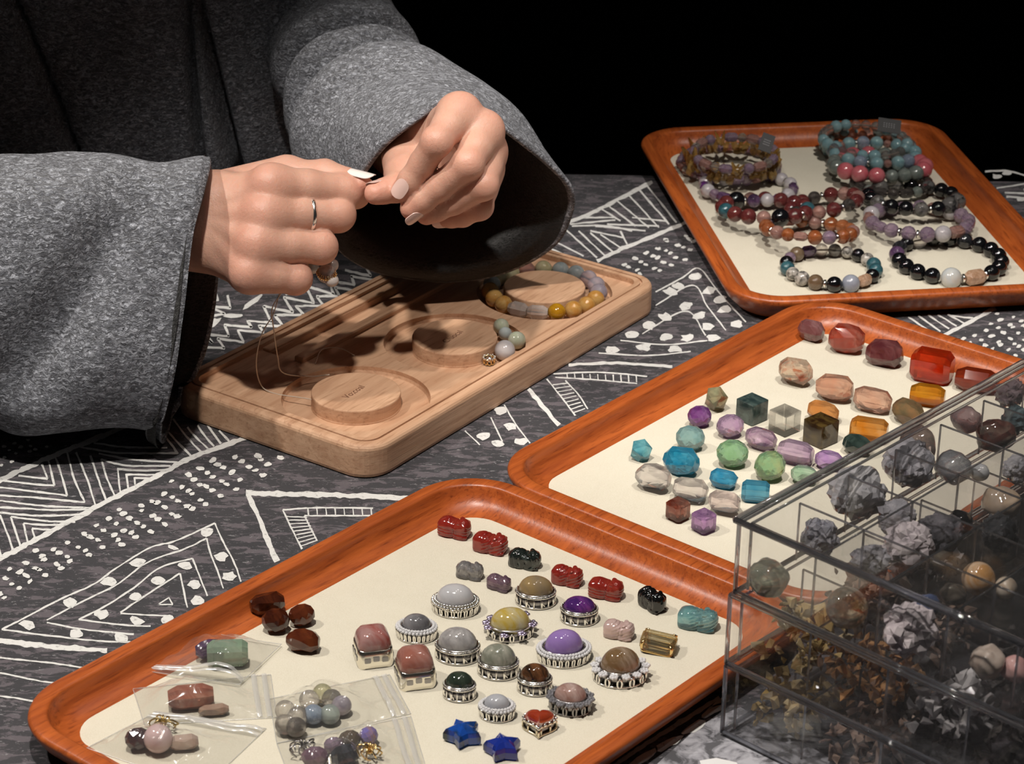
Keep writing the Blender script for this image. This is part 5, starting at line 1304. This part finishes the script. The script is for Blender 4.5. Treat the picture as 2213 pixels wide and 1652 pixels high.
def wire_flower(px, py, lab, mat, seed):
    rr_ = np.random.default_rng(seed); p = at(px, py, FZ + .35); r_ = root('wire_charm', lab, 'charm', (p[0], p[1], FZ + .02), None, 'wire charms in the zip bags'); g = MB()
    for i in range(9):
        a = 2 * math.pi * i / 9 + rr_.uniform(-.2, .2); L_ = rr_.uniform(.35, .6)
        pts = catmull([(0, 0, .3), (.4 * L_ * math.cos(a), .4 * L_ * math.sin(a), .55), (L_ * math.cos(a + .2), L_ * math.sin(a + .2), .35 + rr_.uniform(-.1, .2)), (L_ * .75 * math.cos(a + .6), L_ * .75 * math.sin(a + .6), .12)], 14); g.add(tube(pts, .035, 5))
    g.add(ellipsoid(.14, .14, .12, 10, 7), None, (0, 0, .32)); part('wirework', g.get(), mat, r_, True)
wire_flower(352, 1566, 'small gilt wire flower behind the pink ball', M['dark_gold'], 1)
b_ = []
where = ['', 'clear bead between the ice-blue bead and the bag corner', 'lowest clear bead at the corner of the bead-filled zip bag', 'ice-blue tinted bead in the bead-filled zip bag', 'clear bead above the ice-blue bead in its zip bag',
         'clear bead just below the yellowish bead in its zip bag', 'grey-green tinted bead in the bead-filled zip bag', 'clear bead along the lower seam of the bead-filled zip bag', 'faint lilac bead next to the zip of the bead-filled bag', 'yellowish clear bead at the top of the bead-filled zip bag']
where[0] = 'clear bead at the upper corner of the bead-filled zip bag'
for i, (px, py, mt) in enumerate(((616, 1536, clr), (644, 1549, clr), (616, 1567, clr), (677, 1545, ice), (668, 1514, clr), (717, 1512, clr), (713, 1545, G((.62, .70, .70), None, .7, .05)), (640, 1573, clr), (738, 1526, lil), (697, 1500, G((.78, .76, .55), None, .7, .05)))):
    p = at(px, py, FZ + .42); d = .80
    tag(put('bagged_bead', BM['s'], mt, None, (p[0], p[1], FZ + .03 + d / 2), scale=(d,) * 3), where[i], 'bead', 'clear beads inside a zip bag'); b_.append((p, .8, .95))
zip_bag([(582, 1508), (842, 1455), (888, 1540), (598, 1604)], 1, b_, 'clear zip bag full of small clear beads', 0, 4)
b_ = [in_bag(681, 1636, 62, 50, 'round', G((.16, .09, .13), (.24, .15, .20), .3, .06), 'dull purple stone in the mixed zip bag', .1, 61), in_bag(721, 1611, 44, 40, 'round', G((.30, .22, .30), None, .4, .06), 'small mauve stone in the mixed zip bag', .1, 62),
      in_bag(744, 1632, 58, 54, 'nugget', G((.015, .016, .02), (.06, .065, .08), .1, .05), 'shiny black stone in the mixed zip bag', .3, 63), in_bag(756, 1598, 50, 44, 'round', G((.12, .09, .065), None, .3, .06), 'smoky brown stone in the mixed zip bag', .1, 64),
      in_bag(797, 1590, 42, 44, 'round', G((.24, .20, .62), (.50, .28, .16), .4, .05, 160), 'small rainbow opal ball in the mixed zip bag', 0, 65)]
wire_flower(656, 1616, 'black wire spider charm in the mixed zip bag', M['dark_silver'], 2)
wire_flower(799, 1624, 'gold wire charm in the mixed zip bag', M['gold'], 3)
zip_bag([(598, 1604), (888, 1545), (930, 1690), (640, 1720)], 1, b_, 'clear zip bag of mixed dark charms and stones', 0, 5)
# ------------------------------------------------------------------ clear drawer box
BT = math.radians(47.2); XO = np.array([8.40, 80.80, .14])
bx1 = np.array([math.cos(BT), math.sin(BT), 0]); bx2 = np.array([math.sin(BT), -math.cos(BT), 0])
BXR = math.radians(47.2) - math.pi / 2          # local x runs along the front edge, local y along the side edge
BOX = root('drawer_box', 'clear acrylic three-drawer box filled with crystals and stones', 'box', XO, (0, 0, BXR))
# local: x = along bx2 (front edge, 0..LX), y = along bx1 (side edge, 0..LY)
LX, LY, TH_ = 17.0, 22.5, 3.14
def bp(x, y, z): return XO + bx2 * x + bx1 * y + np.array([0, 0, z])
def sheet(nm, x0, x1, y0, y1, z0, z1, mat, parent): return part(nm, box(x0, x1, y0, y1, z0, z1), mat, parent, False)
tw = .22
for k in range(3):
    z0 = .06 + k * TH_; z1 = z0 + TH_ - .10; ins = .0 if k < 2 else .12
    dr = sheet('drawer_floor', ins, LX - ins, ins, LY - ins, z0, z0 + .16, M['acrylic'], BOX)
    for nm, a in (('front_panel', (ins, LX - ins, ins, ins + tw)), ('back_panel', (ins, LX - ins, LY - ins - tw, LY - ins)), ('side_panel', (ins, ins + tw, ins + tw, LY - ins - tw)), ('side_panel', (LX - ins - tw, LX - ins, ins + tw, LY - ins - tw))):
        sheet(nm, a[0], a[1], a[2], a[3], z0 + .16, z1, M['acrylic'], BOX)
    # bevelled edge bars
    g = MB(); e = .09
    for z in (z0 + .05, z1):
        for (xa, ya, xb, yb) in ((ins, ins, LX - ins, ins), (ins, ins, ins, LY - ins), (LX - ins, ins, LX - ins, LY - ins), (ins, LY - ins, LX - ins, LY - ins)):
            g.add(tube([(xa, ya, z), (xb, yb, z)], e, 8))
    for (xa, ya) in ((ins, ins), (LX - ins, ins), (ins, LY - ins), (LX - ins, LY - ins)): g.add(tube([(xa, ya, z0), (xa, ya, z1)], e, 8))
    g.add(tube([(ins + tw + .12, ins + tw + .1, z0 + .16), (ins + tw + .12, ins + tw + .1, z1 - .05)], .06, 6)); g.add(tube([(ins + tw + .12, ins + tw + .1, z1 - .05), (LX - ins - tw, ins + tw + .1, z1 - .05)], .06, 6)); g.add(tube([(ins + tw + .12, ins + tw + .1, z1 - .05), (ins + tw + .12, LY - ins - tw, z1 - .05)], .06, 6))
    part('edge_frame', g.get(), M['acrylic_edge'], BOX, True)
    ys = (3.45, 6.6, 9.75, 12.9, 16.05, 19.2) if k == 2 else (4.0, 8.0, 12.0, 16.0, 20.0)
    xs = (3.45, 6.35, 9.25, 12.15, 15.0) if k == 2 else (3.5, 7.0, 10.5, 14.0)
    for y in ys: sheet('divider', .45, LX - .45, y - .05, y + .05, z0 + .16, z1 - .35, M['divider'], BOX)
    for x in xs: sheet('divider', x - .05, x + .05, .45, LY - .45, z0 + .16, z1 - .36, M['divider'], BOX)
    g = MB()
    for y in ys: g.add(tube([(.45, y, z1 - .35), (LX - .45, y, z1 - .35)], .045, 5)); g.add(tube([(.45, y, z0 + .2), (.45, y, z1 - .35)], .045, 5))
    for x in xs: g.add(tube([(x, .45, z1 - .36), (x, LY - .45, z1 - .36)], .045, 5)); g.add(tube([(x, .45, z0 + .2), (x, .45, z1 - .36)], .05, 5))
    for y in ys:
        for x in xs: g.add(tube([(x, y, z0 + .2), (x, y, z1 - .36)], .05, 5))
    part('divider_edges', g.get(), M['acrylic_edge'], BOX, True)
ZT = .06 + 3 * TH_
sheet('lid', -.02, LX + .02, -.02, LY + .02, ZT - .10, ZT + .10, M['acrylic'], BOX)
g = MB()
for (xa, ya, xb, yb) in ((0, 0, LX, 0), (0, 0, 0, LY), (LX, 0, LX, LY), (0, LY, LX, LY)): g.add(tube([(xa, ya, ZT), (xb, yb, ZT)], .13, 10))
part('lid_rim', g.get(), M['acrylic_edge'], BOX, True)

# --- contents
def cell_xy(px, py, z):
    p = at(px, py, z + XO[2]) - XO; return float(p @ bx2), float(p @ bx1)
def rough(seed, n=9, r=.55, long=1.0):
    """knobbly lump of fused crystal points"""
    rr_ = np.random.default_rng(seed); g = MB(); hz = min(r * .85, 1.15)
    v, f = tumbled(seed, r * .72, r * .66, hz * .8, .25); g.add((v, f))
    for i in range(n * 2):
        d = nrm(rr_.normal(0, 1, 3) + (0, 0, .35)); w = rr_.uniform(.14, .26) * min(r, 1.1); L = w * rr_.uniform(1.0, 2.0); k = 5
        P = [(w * math.cos(2 * math.pi * j / k), w * math.sin(2 * math.pi * j / k), z) for z in (-L * .5, L * .3) for j in range(k)] + [(0, 0, L * .5 + w * .5)]
        d2 = nrm(d + rr_.normal(0, .35, 3)); g.add(hull(P, .02), frame_z(d2), d * (r * .66, r * .6, hz * .74) + (0, 0, hz * .8))
    v, f = g.get(); v[:, 2] -= v[:, 2].min(); v[:, 2] *= min(1, 2.35 / v[:, 2].max()); return v, f
def tumbled(seed, rx, ry, rz, amp=.16):
    v, f = ellipsoid(rx, ry, rz, 24, 16)
    for i in range(len(v)):
        n_ = nrm(v[i]); v[i] = v[i] * (1 + amp * mnoise.noise(Vector(n_ * 1.6 + seed)) + amp * .3 * mnoise.noise(Vector(n_ * 4 + seed)))
    v[:, 2] -= v[:, 2].min(); return v, f
def inside_stone(px, py, z, w, kind, mat, lab, seed, h=None, floor_z=None, smooth=True):
    tier = 0 if z < TH_ else 1 if z < 2 * TH_ else 2
    fz = .06 + tier * TH_ + .18 if floor_z is None else floor_z
    x, y = cell_xy(px, py, z); P = bp(x, y, 0); r = w / scale_at(P + np.array([0, 0, z])) / 2
    if kind == 'rough': vf = rough(seed, 26, r * 1.15); smooth = False
    elif kind == 'ball': vf = ellipsoid(r, r, r, 24, 16); vf[0][:, 2] += r
    else: vf = tumbled(seed, r, r * .85, (h or r * .8))
    zoff = fz if kind != 'lift' else fz
    o = part({'rough': 'crystal_cluster', 'ball': 'stone_ball'}.get(kind, 'tumbled_stone'), vf, mat, None, smooth, loc=(P[0], P[1], XO[2] + fz), rot=(0, 0, seed * .7))
    return tag(o, lab, 'crystal' if kind == 'rough' else 'stone', 'stones inside the drawer box')
Z2 = 2 * TH_ + 1.3
icy = G((.70, .69, .73), (.90, .89, .92), .48, .02, 160); icy2 = G((.44, .44, .49), (.72, .70, .75), .48, .02, 160); lvn = G((.70, .62, .66), (.88, .80, .82), .42, .02, 160)
top_items = [(1850, 1085, 150, 'rough', icy, 'big sparkling clear crystal cluster in the top drawer', 1), (1960, 1020, 130, 'rough', icy2, 'grey ridged crystal cluster beside the clear one in the top drawer', 2), (2060, 1005, 88, 'tumbled', G((.62, .64, .68), None, .7, .05), 'milky clear tumbled stone in the top drawer', 3),
 (2118, 1003, 46, 'tumbled', G((.70, .72, .74), None, .4, .08), 'small white tumbled stone in the top drawer', 4), (2152, 940, 90, 'tumbled', G((.07, .02, .015), (.12, .04, .03), .3, .05), 'dark red bean-shaped stone in the top drawer', 5), (2074, 1118, 66, 'tumbled', blk, 'glossy black tumbled stone in the top drawer', 6),
 (2160, 1160, 90, 'rough', G((.02, .022, .025), (.06, .06, .065), .1, .06), 'black rough crystal in the top drawer', 7), (2165, 1085, 90, 'tumbled', G((.66, .50, .36), (.72, .58, .46), .5, .06), 'peach translucent stone in the top drawer', 8), (1965, 1195, 120, 'rough', lvn, 'pinkish crystal cluster in the top drawer', 9),
 (1880, 1215, 90, 'rough', icy2, 'grey crystal cluster against the drawer front', 10), (2115, 1245, 74, 'ball', G((.60, .32, .12), (.76, .62, .48), .3, .06, 90), 'orange and white agate ball in the top drawer', 11), (2176, 1255, 50, 'ball', G((.68, .54, .40), (.78, .70, .60), .2, .08, 120), 'cream ball beside the agate ball', 12),
 (2062, 1268, 60, 'tumbled', G((.06, .05, .04), (.12, .10, .08), .2, .06), 'dark brown stone by the agate ball', 13), (1770, 1165, 90, 'rough', icy2, 'small clear crystals in the corner cell of the top drawer', 14), (2195, 905, 70, 'rough', G((.22, .30, .33), (.36, .44, .46), .6, .05), 'blue-grey crystal cluster at the far side of the top drawer', 15),
 (1660, 1245, 100, 'tumbled', G((.50, .54, .46), (.62, .64, .56), .75, .05), 'greenish clear lump behind the drawer front', 16), (1830, 1315, 92, 'ball', G((.80, .78, .74), (.66, .46, .26), .85, .02, 30), 'clear glass ball with an amber glow behind the drawer front', 17),
 (1965, 1375, 130, 'rough', lvn, 'silvery crystal cluster under the blue stone', 18), (2135, 1425, 90, 'tumbled', G((.62, .50, .42), (.74, .64, .56), .4, .06), 'cream and peach tumbled stone behind the drawer front', 20), (2195, 1432, 70, 'tumbled', G((.62, .34, .32), (.72, .48, .46), .3, .08), 'pink tumbled stone behind the drawer front', 21),
 (1940, 1120, 90, 'rough', icy2, 'dim crystal cluster between two dividers', 22), (2030, 1170, 110, 'rough', G((.10, .10, .12), (.24, .23, .26), .5, .05), 'dark smoky crystal cluster in the middle cell', 23), (2200, 1010, 70, 'rough', icy2, 'grey crystals at the side of the peach stone', 24), (1985, 960, 90, 'tumbled', G((.34, .28, .26), None, .7, .05), 'brownish clear stone beside the side wall', 25),
 (2090, 900, 70, 'tumbled', G((.44, .34, .36), None, .7, .05), 'rosy clear stone beside the side wall', 26), (2185, 850, 70, 'rough', G((.34, .26, .28), (.46, .38, .40), .6, .05), 'dull rosy crystals far back in the top drawer', 27)]
for px, py, w, kd, mt, lab, sd in top_items: inside_stone(px, py, Z2 - .3, w, kd, mt, lab, sd)
inside_stone(2000, 1345, Z2, 62, 'tumbled', G((.05, .07, .14), (.10, .13, .24), .2, .06), 'small navy blue stone resting on the silvery crystals', 19, floor_z=2 * TH_ + 1.55)
# lower drawers: heaps of small chips, one heap to a cell
def chips(name, x0, x1, y0, y1, fz, hgt, mats, n, size, lab, seed):
    rr_ = np.random.default_rng(seed); g = MB(); cx, cyy = (x0 + x1) / 2, (y0 + y1) / 2
    sh_ = [hull([rr_.normal(0, 1, 3) * (.6, .5, .42) for _ in range(11)], .05) for _ in range(6)]
    for i in range(n):
        x, y = rr_.uniform(x0 + .25, x1 - .25), rr_.uniform(y0 + .25, y1 - .25)
        m_ = hgt * (1 - .55 * (((x - cx) / (x1 - x0) * 2) ** 2 + ((y - cyy) / (y1 - y0) * 2) ** 2) / 2)
        v, f = sh_[i % 6]; g.add((v * size * rr_.uniform(.6, 1.3), f), euler3(*rr_.uniform(0, 6, 3)), (x - cx, y - cyy, .2 + rr_.uniform(0, max(.1, m_ - .2))))
    P = bp(cx, cyy, fz); o = part(name, g.get(), mats, None, False, loc=P, rot=(0, 0, BXR)); v_ = None
    return tag(o, lab, 'chips', 'chip heaps in the lower drawers', 'stuff')
gold_c = G((.70, .48, .18), (.86, .70, .42), .35, .03, 60); amb_c = G((.50, .22, .08), (.66, .38, .18), .35, .03, 60); sil_c = G((.66, .63, .64), (.86, .83, .84), .35, .03, 90); dk_c = G((.05, .048, .046), (.18, .16, .15), .4, .03, 90); brn_c = G((.40, .26, .20), (.58, .44, .36), .35, .03, 60)
lower = [(1, 0, 0, gold_c, 'golden chips'), (1, 1, 0, amb_c, 'amber-brown chips'), (1, 2, 0, sil_c, 'silvery grey chips'), (1, 3, 0, dk_c, 'dark glinting chips'), (1, 0, 1, brn_c, 'brown chips'), (1, 1, 1, brn_c, 'reddish brown chips'), (1, 0, 2, sil_c, 'pale grey chips'), (1, 2, 1, dk_c, 'black chips'),
         (0, 0, 0, gold_c, 'gold-flecked chips'), (0, 1, 0, brn_c, 'brown glass chips'), (0, 2, 0, dk_c, 'black glass chips'), (0, 0, 1, amb_c, 'dark amber chips'), (0, 1, 1, dk_c, 'charcoal chips'), (0, 0, 2, brn_c, 'dusty brown chips')]
for i, (tier, ix, iy, mt, nm) in enumerate(lower):
    x0 = .45 + ix * 3.5 if ix else .45; x1 = 3.5 * (ix + 1) - .1; y0 = .45 + iy * 4.0 if iy else .45; y1 = 4.0 * (iy + 1) - .1
    chips('crystal_chips', x0, x1, y0, y1, .06 + tier * TH_ + .18, 2.2, mt, 90, .27, f"heap of {nm} in cell {'one two three four'.split()[ix]} of row {'one two three'.split()[iy]} of the {'middle' if tier else 'bottom'} drawer", 70 + i)
